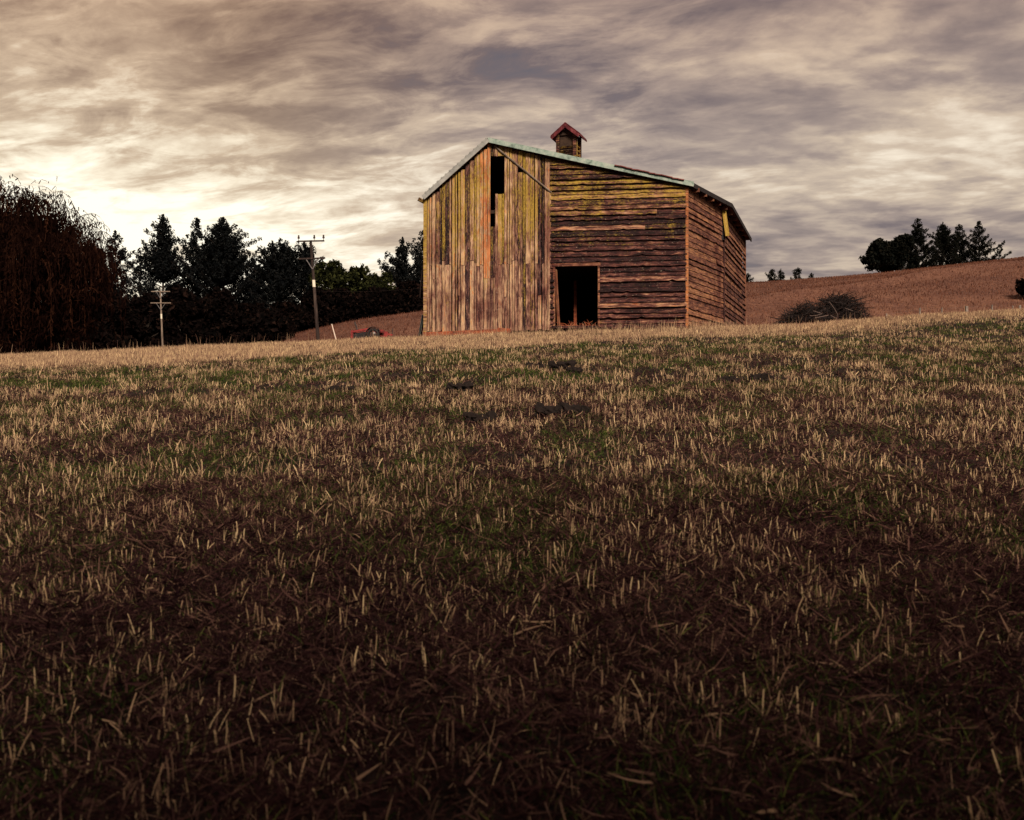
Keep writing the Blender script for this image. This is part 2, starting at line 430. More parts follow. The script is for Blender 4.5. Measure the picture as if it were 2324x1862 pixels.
zones = [  # y0, y1, litter, stems(tufts), leaves, green, widthscale, segs
    (1.6, 7.0, 4600, 165, 3000, 900, 1.0, 4),
    (7.0, 14.0, 1300, 110, 900, 420, 1.15, 3),
    (14.0, 24.0, 310, 52, 280, 260, 1.6, 2),
    (24.0, 42.0, 80, 26, 130, 90, 2.3, 2)]
for (y0, y1, nl, ns, nv, ng, ws, sg) in zones:
    area = .60 * (y1 ** 2 - y0 ** 2) + (y1 - y0)
    near = ws < 1.3; gsup = .55
    # flat litter and thatch
    X, Y = scatter(int(nl * area), y0, y1); k = R_.random(len(X)) > np.maximum(bare(X, Y) * .45, green_amt(X, Y) * .45); X, Y = X[k], Y[k]; n = len(X); c = crest(X, Y)
    t = np.clip(R_.beta(.9, 4.4, n) * .85 + .36 * c + .12 * (fbm(X * 1.3, Y, 77) - .5), 0, 1)
    dry.add(*blades(X, Y, N_(n, .03, .15), R_.choice([.0025, .003, .004, .006, .010], n) * ws, N_(n, 1.0, 1.62), N_(n, -.5, .5), N_(n, 0, 6.283), t, 3 if near else 2, z0=ground(X, Y) + N_(n, .0, .035), twist=1.0, taper=.15))
    # curled dry leaves
    X, Y = scatter(int(nv * area), y0, y1); k = R_.random(len(X)) > np.maximum(bare(X, Y) * .35, green_amt(X, Y) * .5); X, Y = X[k], Y[k]; n = len(X); c = crest(X, Y)
    t = np.clip(R_.beta(1.1, 2.9, n) * .95 + .30 * c, 0, 1)
    dry.add(*blades(X, Y, N_(n, .03, .11) * (1 + .5 * c), N_(n, .0025, .0060) * ws, N_(n, .0, .9), N_(n, .1, 1.8), N_(n, 0, 6.283), t, sg + (1 if near else 0), twist=1.3, taper=.1))
    # tufts of upright cut stems
    nt_ = int(ns * area); X0, Y0 = scatter(nt_, y0, y1)
    k = R_.random(len(X0)) < np.clip(2.4 * fbm(X0 * 1.5, Y0 * 1.0, 55) - .62, .16, 1) * (1 - .6 * bare(X0, Y0)); X0, Y0 = X0[k], Y0[k]
    cnt = R_.integers(2, 10, len(X0))
    X = np.repeat(X0, cnt); Y = np.repeat(Y0, cnt); n = len(X)
    th = np.repeat(N_(len(X0), .2, .8), cnt)
    X = X + R_.normal(0, .03, n) * (1 + ws * .4); Y = Y + R_.normal(0, .03, n) * (1 + ws * .4)
    c = crest(X, Y)
    hh = np.repeat(N_(len(X0), .045, .15), cnt) * N_(n, .4, 1.1) * (1 + .20 * c) * np.clip(.72 + Y * .03, 0, 1)
    t = np.clip(np.repeat(N_(len(X0), .45, 1.0), cnt) + R_.normal(0, .16, n) + .10 * c, 0, 1)
    dry.add(*blades(X, Y, hh, N_(n, .0030, .0075) * ws, np.abs(R_.normal(0, 1, n)) * th * .75, R_.normal(.1, .45, n), N_(n, 0, 6.283), t, max(2, sg), taper=.6, twist=.7))
    # green
    X, Y = scatter(int(ng * area * 4.6), y0, y1); k = R_.random(len(X)) < green_amt(X, Y) + .10 * (1 - crest(X, Y)); X, Y = X[k], Y[k]; n = len(X)
    grn.add(*blades(X, Y, N_(n, .04, .12), N_(n, .0028, .0055) * ws, N_(n, .05, .8), N_(n, .2, 1.7), N_(n, 0, 6.283), R_.random(n), sg, twist=.6))
# extra tall dry growth along the crest and at the foot of the walls
n = 130000
X, Y = scatter(n, 23, 40); c = crest(X, Y); k = R_.random(len(X)) < c; X, Y = X[k], Y[k]; n = len(X)
dry.add(*blades(X, Y, N_(n, .08, .18), N_(n, .006, .012), np.abs(R_.normal(0, .18, n)), N_(n, -.1, .6), N_(n, 0, 6.283), np.clip(R_.beta(3, 1.8, n), 0, 1), 2))
X, Y = scatter(700, 33, 44); n = len(X)
dry.add(*blades(X, Y, N_(n, .25, .55), N_(n, .008, .014), np.abs(R_.normal(0, .1, n)), N_(n, -.1, .5), N_(n, 0, 6.283), N_(n, .25, .8), 3))
for (ax, ay), (bx, by) in zip(BARN[:4], BARN[1:5]):
    n = 520; f = R_.random(n)
    X = ax + (bx - ax) * f + R_.normal(0, .05, n); Y = ay + (by - ay) * f - .16 - np.abs(R_.normal(0, .22, n))
    dry.add(*blades(X, Y, N_(n, .10, .42), N_(n, .007, .013), np.abs(R_.normal(0, .15, n)), N_(n, 0, .6), N_(n, 0, 6.283), N_(n, .3, .9), 3))
# coarse stubble on the hillside
n = 150000
Y = 56.5 + (155 - 56.5) * R_.random(n) ** .8; X = R_.uniform(-.7, .7, n) * Y
k = np.abs(np.sin((X * .35 + Y * 1.0) * 2.2 + 2 * fbm(X * .05, Y * .05, 3))) + R_.random(n) * .9 > .75; X, Y = X[k], Y[k]; n = len(X)
hst = Acc(); hst.add(*blades(X, Y, N_(n, .10, .24) , N_(n, .03, .09), np.abs(R_.normal(0, .3, n)), N_(n, -.3, .6), N_(n, 0, 6.283), np.clip(R_.beta(2, 2, n) * .8 + .6 * (fbm(X * .06, Y * .06, 13) - .5), 0, 1), 1, z0=terrain(X, Y) - .02))
o = hst.build('hill_stubble', M['hillgrass']); tag(o, 'coarse reddish stubble and dry tufts over the hill slope', None, kind='stuff')
o = dry.build('dry_grass', M['dry']); tag(o, 'dry tan stubble, curled blades and thatch covering the paddock', None, kind='stuff')
o = grn.build('green_grass', M['green']); tag(o, 'short green grass shoots growing through the dry stubble', None, kind='stuff')

# dark clods of earth
from mathutils import noise as mnoise
def clod(px, py, w, h, label):
    x, y = hit(px, py)
    w *= .85; mb = MB(); z = float(ground(np.array([x]), np.array([y]))[0])
    nl = max(2, int(w / h * 2.1))
    for k in range(nl):
        cx = (k / (nl - 1) - .5) * w * .75 if nl > 1 else 0
        c = Vector((cx + random.uniform(-.02, .02), random.uniform(-.25, .25) * h, h * random.uniform(.1, .3)))
        r = h * random.uniform(.46, .72)
        rings = []
        for a in range(1, 7):
            ph = math.pi * a / 7; ring = []
            for b in range(10):
                th = 2 * math.pi * b / 10
                d = Vector((math.sin(ph) * math.cos(th), math.sin(ph) * math.sin(th), math.cos(ph)))
                rr = r * (.8 + .55 * mnoise.noise(d * 1.8 + Vector((px * .1 + k * 3, py * .1, 0))))
                ring.append(c + d * rr)
            rings.append(ring)
        mb.loft(rings)
    o = mb.build('dirt_clod', M['clod']); o.location = (x, y, z + .04)
    tag(o, label, 'dirt clod', 'dark clods on the stubble')
clod(1045, 893, .36, .17, 'black two-lobed clod in the stubble, farthest left clump below the plank wall')
clod(1214, 838, .26, .16, 'single small black clod below the barn doorway, beside a wider lumpy one')
clod(1275, 836, .50, .19, 'wider lumpy black clod below the barn doorway')
clod(1303, 858, .30, .10, 'flat dark clod just below the wide lumpy one near the doorway')
clod(1275, 950, .66, .12, 'long low black streak of earth in the mid stubble, the largest dark patch')
clod(1092, 955, .34, .10, 'low dark lump left of the long black streak of earth')
clod(1726, 867, .34, .17, 'black clod standing in the stubble below the right end of the barn')
clod(1652, 870, .28, .12, 'smaller dark clod just left of the black one below the barn right end')
clod(775, 890, .40, .09, 'flat dark clod in the green strip below the tall pole')

# ------------------------------------------------------------------ barn
random.seed(21)
barn = empty('wooden_barn', (0, 36, gz(0, 36)), 'old weathered wooden barn with patched board walls, teal roof edge and small cupola', 'barn')
BO = Vector(barn.location)
class BM(MB):
    def build(s, name, mat, parent=None, smooth=False, label=None):
        s.v = [tuple(Vector(p) - BO) for p in s.v]
        o = super().build(name, mat, parent or barn, smooth)
        if label: o['label'] = label
        return o
A = at(964, 757, 36.4); B = at(1249, 751, 36.0); C1 = at(1559, 745, 35.4); C2 = at(1640, 745, 39.3); C3 = at(1689, 745, 46.4)
D = Vector((-3.75, 46.8, 0))
class Wall:
    def __init__(s, P, Q):
        s.p = Vector((P.x, P.y, 0)); d = Vector((Q.x - P.x, Q.y - P.y, 0)); s.W = d.length; s.d = d / s.W
        s.n = Vector((s.d.y, -s.d.x, 0))
        if s.n.y > 0: s.n = -s.n
    def pt(s, u, z, out=0.): return s.p + s.d * u + s.n * out + Vector((0, 0, z))
    def uz(s, px, py):
        r = Vector(((px - CX) / F, 1.0))
        # p + d*u = r*t
        det = s.d.x * (-r.y) + s.d.y * r.x
        bx, by = -s.p.x, -s.p.y
        u = (bx * (-r.y) + by * r.x) / det
        t = (s.p.y + s.d.y * u)
        return u, EYE + (CY - py) / F * t
WL = Wall(A, B); WM = Wall(B, C1); WS = Wall(C1, C2); WR = Wall(C2, C3)

ua, za = WL.uz(964, 452); up_, zp = WL.uz(1109, 323); ub, zb = WL.uz(1249, 359)
_, zm0 = WM.uz(1249, 359); zc1 = WM.uz(1559, 424)[1]
ZE = 9.34
def topL(u): return za + (zp - za) * u / up_ if u < up_ else zp + (zb - zp) * (u - up_) / (ub - up_)
def topM(u): return zm0 + (zc1 - zm0) * u / WM.W
loft = [WL.uz(1115, 355), WL.uz(1144, 440)]; slit = [WL.uz(1113, 440), WL.uz(1123, 514)]; nick = [WL.uz(1176, 378), WL.uz(1183, 392)]
zbotL = lambda u: WL.uz(964, 752)[1] + (WL.uz(1249, 748)[1] - WL.uz(964, 752)[1]) * u / WL.W
zsplit = WL.uz(1010, 600)[1]

# vertical boards
mb = BM(); u = .0
specials = {}
def vboard(u0, u1, z0, z1, tint, lich, out, slant=0.):
    if z1 - z0 < .08: return
    n = max(3, int((z1 - z0) / .35)); rings = []
    ph = random.random() * 9
    for k in range(n + 1):
        z = z0 + (z1 - z0) * k / n
        e0 = (mnoise.noise(Vector((ph, z * 1.6, 0))) * .010); e1 = mnoise.noise(Vector((ph + 5, z * 1.6, 0))) * .010
        w = out + mnoise.noise(Vector((ph + 9, z * .5, 0))) * .018
        a, b = u0 + e0 + slant * (z - z0), u1 + e1 + slant * (z - z0)
        zz0 = z + (random.uniform(-.02, .02) if k == 0 else 0); 
        rings.append([WL.pt(a, zz0, w), WL.pt(b, z + (random.uniform(-.03, .03) if k in (0,) else 0), w), WL.pt(b, z, w - .022), WL.pt(a, z, w - .022)])
    mb.loft(rings, tint=tint, lich=lich)
while u < WL.W - .05:
    w = random.choice([.08, .095, .11, .13, .15, .17]); u1 = min(u + w, WL.W)
    for e in (slit[0][0], slit[1][0], loft[1][0]):
        if u + .02 < e < u1: u1 = e
    uc = (u + u1) / 2
    pxs = (WL.pt(uc, 5)); px = CX + F * pxs.x / pxs.y
    # colour by zone as the photograph shows: yellow around the loft slit, orange strip under it, dark boards near the left
    tint = random.choice([.06, .18, .3, .42, .5, .58, .66, .74]); lich = random.choice([-.2, -.05, 0, .05, .12, .2, .32])
    if 1000 < px < 1022: tint = random.choice([.05, .12])
    if 1092 < px < 1112: tint = random.choice([.95, .6, .9]); lich = 0
    if 1030 < px < 1085 or 1143 < px < 1200: lich += .14
    ztop = min(topL(u), topL(u1)) - random.choice([.0, .01, .02, .05, .09]); zb0 = zbotL(uc) - random.uniform(0, .06)
    gap = random.choice([.006, .010, .014, .020, .034]); out = random.choice([.0, .006, .014, .026])
    # spans in z after the openings are cut out
    spans = [(zb0, ztop)]
    for (h0, h1) in (loft, slit, nick):
        if h0[0] - .02 < uc < h1[0] + .02:
            ns = []
            for (a, b) in spans:
                if h1[1] > a and h0[1] - .06 < b: ns += [(a, h1[1] + random.uniform(-.03, .0)), (h0[1], b)]
                else: ns.append((a, b))
            spans = ns
    fin = []
    for (a, b) in spans:
        if a < zsplit - .5 < b - .6 and random.random() < .72:
            zs = zsplit + random.choice([0, 0, 0, .02, -.06, -1.15, -1.2, -.5, .15])
            fin.append((a, zs, -1)); fin.append((zs - .03, b, 0))
        else: fin.append((a, b, 0))
    for (a, b, low) in fin:
        tt, ll = tint, lich
        if low: tt = random.choice([.38, .45, .5, .55, .6, .66]); ll = random.choice([-.2, -.1, 0, .1])
        vboard(u + gap, u1 - .002, a, b, tt, ll, out + (.012 if low == 0 and len(fin) > 1 else 0), random.uniform(-.0012, .0012))
    u = u1
mb.build('board_wall', M['wood_v'], label='vertical plank gable wall with yellow lichen')
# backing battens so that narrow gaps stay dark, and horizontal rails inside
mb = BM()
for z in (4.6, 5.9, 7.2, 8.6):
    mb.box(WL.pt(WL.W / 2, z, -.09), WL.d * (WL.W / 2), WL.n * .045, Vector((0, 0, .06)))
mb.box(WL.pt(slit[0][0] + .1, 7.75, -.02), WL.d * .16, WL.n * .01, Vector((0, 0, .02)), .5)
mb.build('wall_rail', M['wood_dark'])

# horizontal weatherboards
def hwall(W, zlo, zhi, pitch, topf, mat, name, door=None, label=None, jag=.5, tints=(.02, .10, .18, .26, .34, .42, .54), proj=.085):
    mb = BM(); nrow = int(math.ceil((zhi - zlo) / pitch)) + 1
    for r in range(nrow):
        zb = zlo + r * pitch + random.uniform(-.025, .025)
        spans = [(0., W.W)]
        if door and zb < door[1][1] - .02:
            spans = [(0., door[0][0]), (door[1][0], W.W)]
        for (s0, s1) in spans:
            cuts = [s0]
            while cuts[-1] < s1 - .01:
                nx = cuts[-1] + random.uniform(3.0, 8.5)
                cuts.append(s1 if nx > s1 - .7 else nx)
            for a, b in zip(cuts[:-1], cuts[1:]):
                tint = random.choice(tints); lich = random.choice([-.1, 0, 0, .1, .2])
                ph = random.random() * 40; n = max(3, int((b - a) / .13)); rings = []; tilt = random.uniform(-.03, .03)
                lift = random.choice([-.035, -.02, 0, .012, .03, .05]) * jag
                ea = a + .004; eb = b - (.004 if b < W.W - .02 else random.uniform(-.01, .07) * jag)
                for k in range(n + 1):
                    uu = ea + (eb - ea) * k / n; x = uu * 2.2
                    edge = mnoise.noise(Vector((ph, x, 0))) * .020 * jag + mnoise.noise(Vector((ph, x * 6, 3))) * .014 * jag + (.035 * jag if mnoise.noise(Vector((ph, x * 1.7, 9))) > .5 else 0) + tilt * (k / n - .5)
                    warp = proj + lift + mnoise.noise(Vector((ph + 8, x * .8, 0))) * .022 * jag
                    tp = topf(uu) - .02
                    z0 = min(zb + edge, tp); z1 = min(zb + pitch + .035, tp)
                    rings.append([W.pt(uu, z0, warp + .014), W.pt(uu, z1, .010), W.pt(uu, z1, -.004), W.pt(uu, z0, warp - .006)])
                if max((Vector(q[0]) - Vector(q[1])).length for q in rings) > .02:
                    mb.loft(rings, tint=tint, lich=lich)
    return mb.build(name, mat, label=label)
door = [WM.uz(1259, 742), WM.uz(1358, 603)]
zlo = WM.uz(1400, 745)[1]
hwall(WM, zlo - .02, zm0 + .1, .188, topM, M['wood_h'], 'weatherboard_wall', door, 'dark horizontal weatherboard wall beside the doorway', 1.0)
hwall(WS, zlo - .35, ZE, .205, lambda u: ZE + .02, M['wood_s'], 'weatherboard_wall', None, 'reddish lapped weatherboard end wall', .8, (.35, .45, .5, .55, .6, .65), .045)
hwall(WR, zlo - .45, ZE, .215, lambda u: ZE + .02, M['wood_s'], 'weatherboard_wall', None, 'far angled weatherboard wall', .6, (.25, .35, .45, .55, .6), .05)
# corner posts, door frame
mb = BM(); mb.box(WM.pt(WM.W + .0, (zlo - .2 + zc1) / 2, .01), WM.d * .05, WM.n * .05, Vector((0, 0, (zc1 - zlo + .1) / 2)), .9)
mb.build('corner_post', M['wood_s'])
mb = BM(); mb.box(WS.pt(WS.W, 6.7, .03), WS.d * .05, WS.n * .05, Vector((0, 0, 2.66)), .3); mb.build('corner_post', M['wood_h'])
mb = BM(); mb.box(WR.pt(WR.W, 6.7, .02), WR.d * .06, WR.n * .06, Vector((0, 0, 2.6)), .55); mb.build('corner_post', M['wood_s'])
mb = BM(); zbt = WL.uz(1249, 372)[1]
mb.loft([[WL.pt(WL.W - .10 + a, z, .05 + b) for a, b in ((0, 0), (.13, 0), (.13, -.04), (0, -.04))] for z in np.linspace(zlo - .05, WL.uz(1249, 437)[1], 9)], tint=.6)
mb.build('corner_board', M['wood_v'])
mb = BM(); mb.box(WL.pt(.02, (za + 4.1) / 2, .045), WL.d * .06, WL.n * .02, Vector((0, 0, (za - 4.15) / 2)), .5, .5); mb.build('corner_board', M['wood_v'])
# door frame
d0, d1 = door
fr = BM()
fr.box(WM.pt(d1[0] + .02, (d0[1] + d1[1]) / 2, .035), WM.d * .035, WM.n * .05, Vector((0, 0, (d1[1] - d0[1]) / 2)), .55)
fr.box(WM.pt(d0[0] - .02, (d0[1] + d1[1]) / 2, .035), WM.d * .04, WM.n * .05, Vector((0, 0, (d1[1] - d0[1]) / 2)), .62)
fr.box(WM.pt((d0[0] + d1[0]) / 2, d1[1] + .035, .055), WM.d * ((d1[0] - d0[0]) / 2 + .08), WM.n * .05, Vector((0, 0, .055)), .4)
fr.beam(WM.pt(d0[0] + .03, d1[1] - .1, -.06), WM.pt(d0[0] + .15, d0[1] + .02, .02), .06, .08, .68)
fr.beam(WM.pt(d0[0] - .10, d1[1] - .1, -.02), WM.pt(d0[0] - .03, d0[1] + .9, -.02), .05, .06, .95)
fr.build('door_frame', M['wood_s'])
mb = BM(); mb.box(WM.pt((d0[0] + d1[0]) / 2 - .05, d0[1] - .03, .06), WM.d * .85, WM.n * .16, Vector((0, 0, .045)), .2); mb.build('door_sill', M['wood_h'])
mb = BM(); q = WM.pt(d0[0] + .62, 0, -2.2); mb.box((q.x, q.y, d0[1] + .95), (.055, 0, 0), (0, .055, 0), (0, 0, 1.0)); mb.build('inner_post', M['rust'], label='rust red post inside the dark doorway')
mb = BM()
for k in range(26):
    a = WM.pt(d0[0] + random.uniform(.1, 1.5), d0[1] + .03, random.uniform(-.25, .12)); dd = Vector((random.uniform(-.25, .25), random.uniform(-.1, .1), random.uniform(.0, .22)))
    mb.tube([a, a + dd * .5 + Vector((0, 0, .02)), a + dd], [.012, .010, .006], 4, .5)
mb.box(WM.pt(d0[0] + .8, d0[1] + .0, -.06), WM.d * .72, WM.n * .2, Vector((0, 0, .03)), .4)
mb.build('door_debris', M['rust'])
# sill beam and rusty channel at the foot of the plank wall
mb = BM(); s0 = WL.uz(962, 760); s1 = WL.uz(1157, 751)
mb.beam(WL.pt(s0[0], s0[1], .07), WL.pt(s1[0], s1[1] - .0, .07), .10, .15, .5)
s2 = WL.uz(1130, 751); s3 = WL.uz(1160, 748)
mb.beam(WL.pt(s2[0], s2[1] + .02, .13), WL.pt(s3[0], s3[1] - .08, .16), .08, .16, .8)
mb.build('sill_beam', M['rust'], label='rusty red sill beam under the plank wall')
# stone foot under the end wall
# roof
apex = WL.pt(up_, zp + .05, .18)
eL = WL.pt(ua - .03, za + .03, .18)
eC1 = WM.pt(WM.W + .14, WM.uz(1566, 420)[1] + .02, .18)
eC2 = C2.copy(); eC2.z = ZE + .14; eC2 += Vector((.33, -.18, 0))
eC3 = C3.copy(); eC3.z = ZE + .02; eC3 += Vector((.32, -.05, 0))
rb = Vector((apex.x + .4, 47.3, apex.z + .05)); eLb = Vector((D.x - .3, 47.2, eL.z))
def slab(mb, pts, th, tint=.5):
    n = len(pts); lo = [mb.add(Vector(p) - Vector((0, 0, th))) for p in pts]; hi = [mb.add(p) for p in pts]
    mb.face(hi, None, tint); mb.face(lo[::-1], None, tint)
    for j in range(n): mb.face([lo[j], lo[(j + 1) % n], hi[(j + 1) % n], hi[j]], None, tint)
mb = BM()
slab(mb, [apex, eC1, rb], .06); slab(mb, [eC1, eC2, rb], .06); slab(mb, [eC2, eC3, rb], .06)
slab(mb, [eL, apex, rb, eLb], .06)
# lifted iron sheets along the right half of the gable edge
for k in range(12):
    f0 = .63 + k * .028; p = apex.lerp(eC1, f0) + Vector((0, .12, .035 + .018 * math.sin(k * 1.7))); q2 = apex.lerp(eC1, f0 + .03) + Vector((0, .12, .035))
    mb.beam(p, q2 + Vector((0, 0, .008)), .5, .03, .5)
roof = mb.build('roof', M['roof_red'], label='low pitched iron roof seen from below its edge')
mb = BM(); pts = [eL, apex]
mb.beam(eL + Vector((0, -.03, -.03)), apex + Vector((0, -.03, -.02)), .06, .17, .5)
for k in range(16):
    p = eL.lerp(apex, (k + .5) / 16); mb.beam(p + Vector((-.01, -.02, .085)), p + Vector((.05, -.02, .125)), .10, .05)
mb.build('barge_flashing', M['flash_grey'], roof)
mb = BM(); prev = None
for k in range(6):
    a = apex.lerp(eC1, k / 6) + Vector((0, -.03, -.015 * math.sin(math.pi * k / 6))); b = apex.lerp(eC1, (k + 1) / 6 + .012) + Vector((0, -.03, -.015 * math.sin(math.pi * (k + 1) / 6)))
    o_ = Vector((0, -.004 * (k % 2), 0))
    mb.beam(a + o_ + Vector((0, 0, -.06)), b + o_ + Vector((0, 0, -.06)), .05, .11, .5)
    mb.beam(a + o_ + Vector((0, .035, .035)), b + o_ + Vector((0, .035, .035)), .09, .065, .5)
mb.build('barge_flashing', M['flash'], roof, label='pale teal painted metal along the gable edge')
mb = BM(); mb.beam(eC1 + Vector((.02, 0, -.05)), eC2 + Vector((0, 0, -.05)), .05, .16); mb.beam(eC2 + Vector((0, 0, -.05)), eC3 + Vector((0, 0, -.05)), .05, .16)
mb.build('eave_board', M['black'], roof)
for W, k0 in ((WS, 5), (WR, 6)):
    for k in range(k0):
        u = W.W * (k + .6) / k0; mb = BM()
        mb.box(W.pt(u, ZE - .05, .12), W.d * .04, W.n * .17, Vector((0, 0, .07)), .6); mb.build('rafter_tail', M['wood_s'], roof)
mb = BM(); p = at(966, 458, 36.5); mb.beam(p + Vector((.25, .2, -.16)), at(949, 450, 36.5) + Vector((0, .05, -.02)), .10, .12, .2); mb.build('rafter_tail', M['wood_h'], roof)
# diagonal batten (old gable line)
mb = BM(); a = WL.uz(1122, 332); b = WL.uz(1252, 438); pts = [WL.pt(a[0] + (b[0] - a[0]) * k / 6, a[1] + (b[1] - a[1]) * k / 6 - .05 * math.sin(math.pi * k / 6) * 0, .07) for k in range(7)]
mb.tube(pts, [.03] * 7, 6, .72)
mb.build('gable_batten', M['pole_pale'], label='pale pole running diagonally down the gable')
# loose plank at the corner of the end wall
mb = BM(); a = at(1643, 478, 39.05); b = at(1651, 536, 38.95)
mb.beam(a, b, .16, .03, .6, .9, (0, 1, 0)); mb.build('loose_plank', M['wood_v'], label='loose yellowed plank hanging at the wall bend')
mb = BM(); a = at(1636, 470, 39.12); b = at(1641, 545, 39.12); mb.beam(a, b, .2, .03, .02, 0, (0, 1, 0)); mb.build('gap_shade_strip', M['black'])  # solid black strip standing in for the shade inside a gap
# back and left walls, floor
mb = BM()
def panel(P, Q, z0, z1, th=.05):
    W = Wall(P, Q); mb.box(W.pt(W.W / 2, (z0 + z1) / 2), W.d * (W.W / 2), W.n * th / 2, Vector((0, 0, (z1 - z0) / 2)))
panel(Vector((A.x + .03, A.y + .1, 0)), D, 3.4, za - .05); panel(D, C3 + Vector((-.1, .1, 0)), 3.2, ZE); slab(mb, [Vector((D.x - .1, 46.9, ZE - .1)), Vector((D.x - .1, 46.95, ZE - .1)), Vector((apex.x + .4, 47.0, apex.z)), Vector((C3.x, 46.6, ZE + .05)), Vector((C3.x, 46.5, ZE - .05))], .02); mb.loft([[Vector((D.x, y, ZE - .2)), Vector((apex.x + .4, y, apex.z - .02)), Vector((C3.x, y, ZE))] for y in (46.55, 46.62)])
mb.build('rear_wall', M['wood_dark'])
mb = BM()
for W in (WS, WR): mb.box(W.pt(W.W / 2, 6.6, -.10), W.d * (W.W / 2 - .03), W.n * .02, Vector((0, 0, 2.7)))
mb.build('dark_backing', M['wood_dark'])  # unseen dark panels added to block sky light through the side walls
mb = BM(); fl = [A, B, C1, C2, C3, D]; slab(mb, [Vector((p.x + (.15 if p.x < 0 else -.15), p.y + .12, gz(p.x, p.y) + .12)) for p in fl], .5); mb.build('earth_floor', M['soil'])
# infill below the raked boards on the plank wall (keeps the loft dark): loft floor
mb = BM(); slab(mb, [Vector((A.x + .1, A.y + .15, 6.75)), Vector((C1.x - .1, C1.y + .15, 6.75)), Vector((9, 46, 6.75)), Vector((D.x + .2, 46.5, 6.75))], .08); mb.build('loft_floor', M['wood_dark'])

# cupola
cc = at(1291, 400, 38.0); rz = math.radians(-19); Rm = Matrix.Rotation(rz, 3, 'Z'); hs = .385
za_ = EYE + (CY - 291) / F * 38.0 ; zt = za_ - .80 * hs; zb_ = 10.2
def cp(x, y, z): return Vector((cc.x, cc.y, 0)) + Rm @ Vector((x, y, 0)) + Vector((0, 0, z))
mb = BM()
for sx, sy in ((-1, -1), (1, -1), (1, 1), (-1, 1)):
    mb.box(cp(sx * (hs - .05), sy * (hs - .05), (zt + zb_) / 2), Rm @ Vector((.065, 0, 0)), Rm @ Vector((0, .065, 0)), Vector((0, 0, (zt - zb_) / 2)), random.choice([.22, .34]))
cup = mb.build('cupola', M['wood_h'], label='small louvred cupola with red gable roof on the barn ridge')
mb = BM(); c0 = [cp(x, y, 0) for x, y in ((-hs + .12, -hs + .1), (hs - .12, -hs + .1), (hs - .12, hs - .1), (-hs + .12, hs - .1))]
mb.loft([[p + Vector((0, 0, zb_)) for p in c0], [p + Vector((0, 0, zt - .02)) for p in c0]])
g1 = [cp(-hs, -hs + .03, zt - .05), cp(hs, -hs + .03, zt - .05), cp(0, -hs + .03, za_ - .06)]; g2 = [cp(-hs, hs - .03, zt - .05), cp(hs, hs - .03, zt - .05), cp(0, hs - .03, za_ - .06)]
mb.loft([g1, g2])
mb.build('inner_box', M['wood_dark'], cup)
mb = BM()
for k in range(6):
    z = 10.62 + k * .15
    mb.box(cp(0, -hs + .045, z), Rm @ Vector((hs - .11, 0, 0)), Rm @ Vector((0, .03, -.035)), Vector((0, .006, .008)), .08)
mb.build('louvre', M['wood_h'], cup)
mb = BM()
for k in range(6):
    z = 10.60 + k * .17
    mb.box(cp(hs - .035, 0, z), Rm @ Vector((.03, 0, 0)), Rm @ Vector((0, hs - .10, 0)), Vector((0, 0, .012)), .7, .8)
mb.box(cp(hs + .02, -hs + .09, 11.1), Rm @ Vector((.012, 0, 0)), Rm @ Vector((0, .018, 0)), Vector((0, 0, .5)), .75, .8)
mb.build('louvre', M['wood_v'], cup, label='side louvre with yellowed slats')
mb = BM(); ov = .20; oy = hs + .13
pk = za_ + .06; sl = (za_ - zt) / hs
for sgn in (-1, 1):
    e = hs + ov; ze = pk - sl * e
    r = lambda y: [cp(0, y, pk), cp(sgn * e, y, ze), cp(sgn * e, y, ze - .06), cp(0, y, pk - .06)]
    mb.loft([r(-oy), r(oy)])
    for k in range(5):
        f = (k + .5) / 5; mb.box(cp(sgn * e * f, 0, pk - sl * e * f + .014), Rm @ Vector((e * .09, 0, -sl * e * .09 * sgn)), Rm @ Vector((0, oy + .015, 0)), Vector((0, 0, .016)))
rf = mb.build('cupola_roof', M['maroon'], cup)
mb = BM()
for sgn in (-1, 1):
    e = hs + ov - .03; mb.beam(cp(0, -oy - .02, pk - .10), cp(sgn * e, -oy - .02, pk - .10 - sl * e), .03, .12, .5)
mb.build('barge_board', M['maroon'], cup)

# things leaning on the barn's left corner
mb = MB(); p = at(955, 762, 36.9); t_ = at(965, 703, 36.75)
mb.box((p + t_) / 2, (t_ - p) / 2, Vector((.0, .28, 0)), Vector((.010, 0, .003)))
mb.box((p + t_) / 2 + Vector((-.08, 0, -.12)), (t_ - p) / 2 * .8, Vector((.0, .24, 0)), Vector((.010, 0, .003)))
o = mb.build('iron_sheet', M['tarp']); tag(o, 'dark grey iron sheets leaning against the left corner of the barn', 'metal sheet')
mb = MB(); mb.tube([at(953, 676, 36.9), at(955, 640, 36.8), at(960, 600, 36.75), at(964, 578, 36.7)], [.018, .02, .02, .015], 5, .6)
o = mb.build('bent_lath', M['pole']); tag(o, 'thin bent lath hanging loose off the left corner of the barn', 'lath')

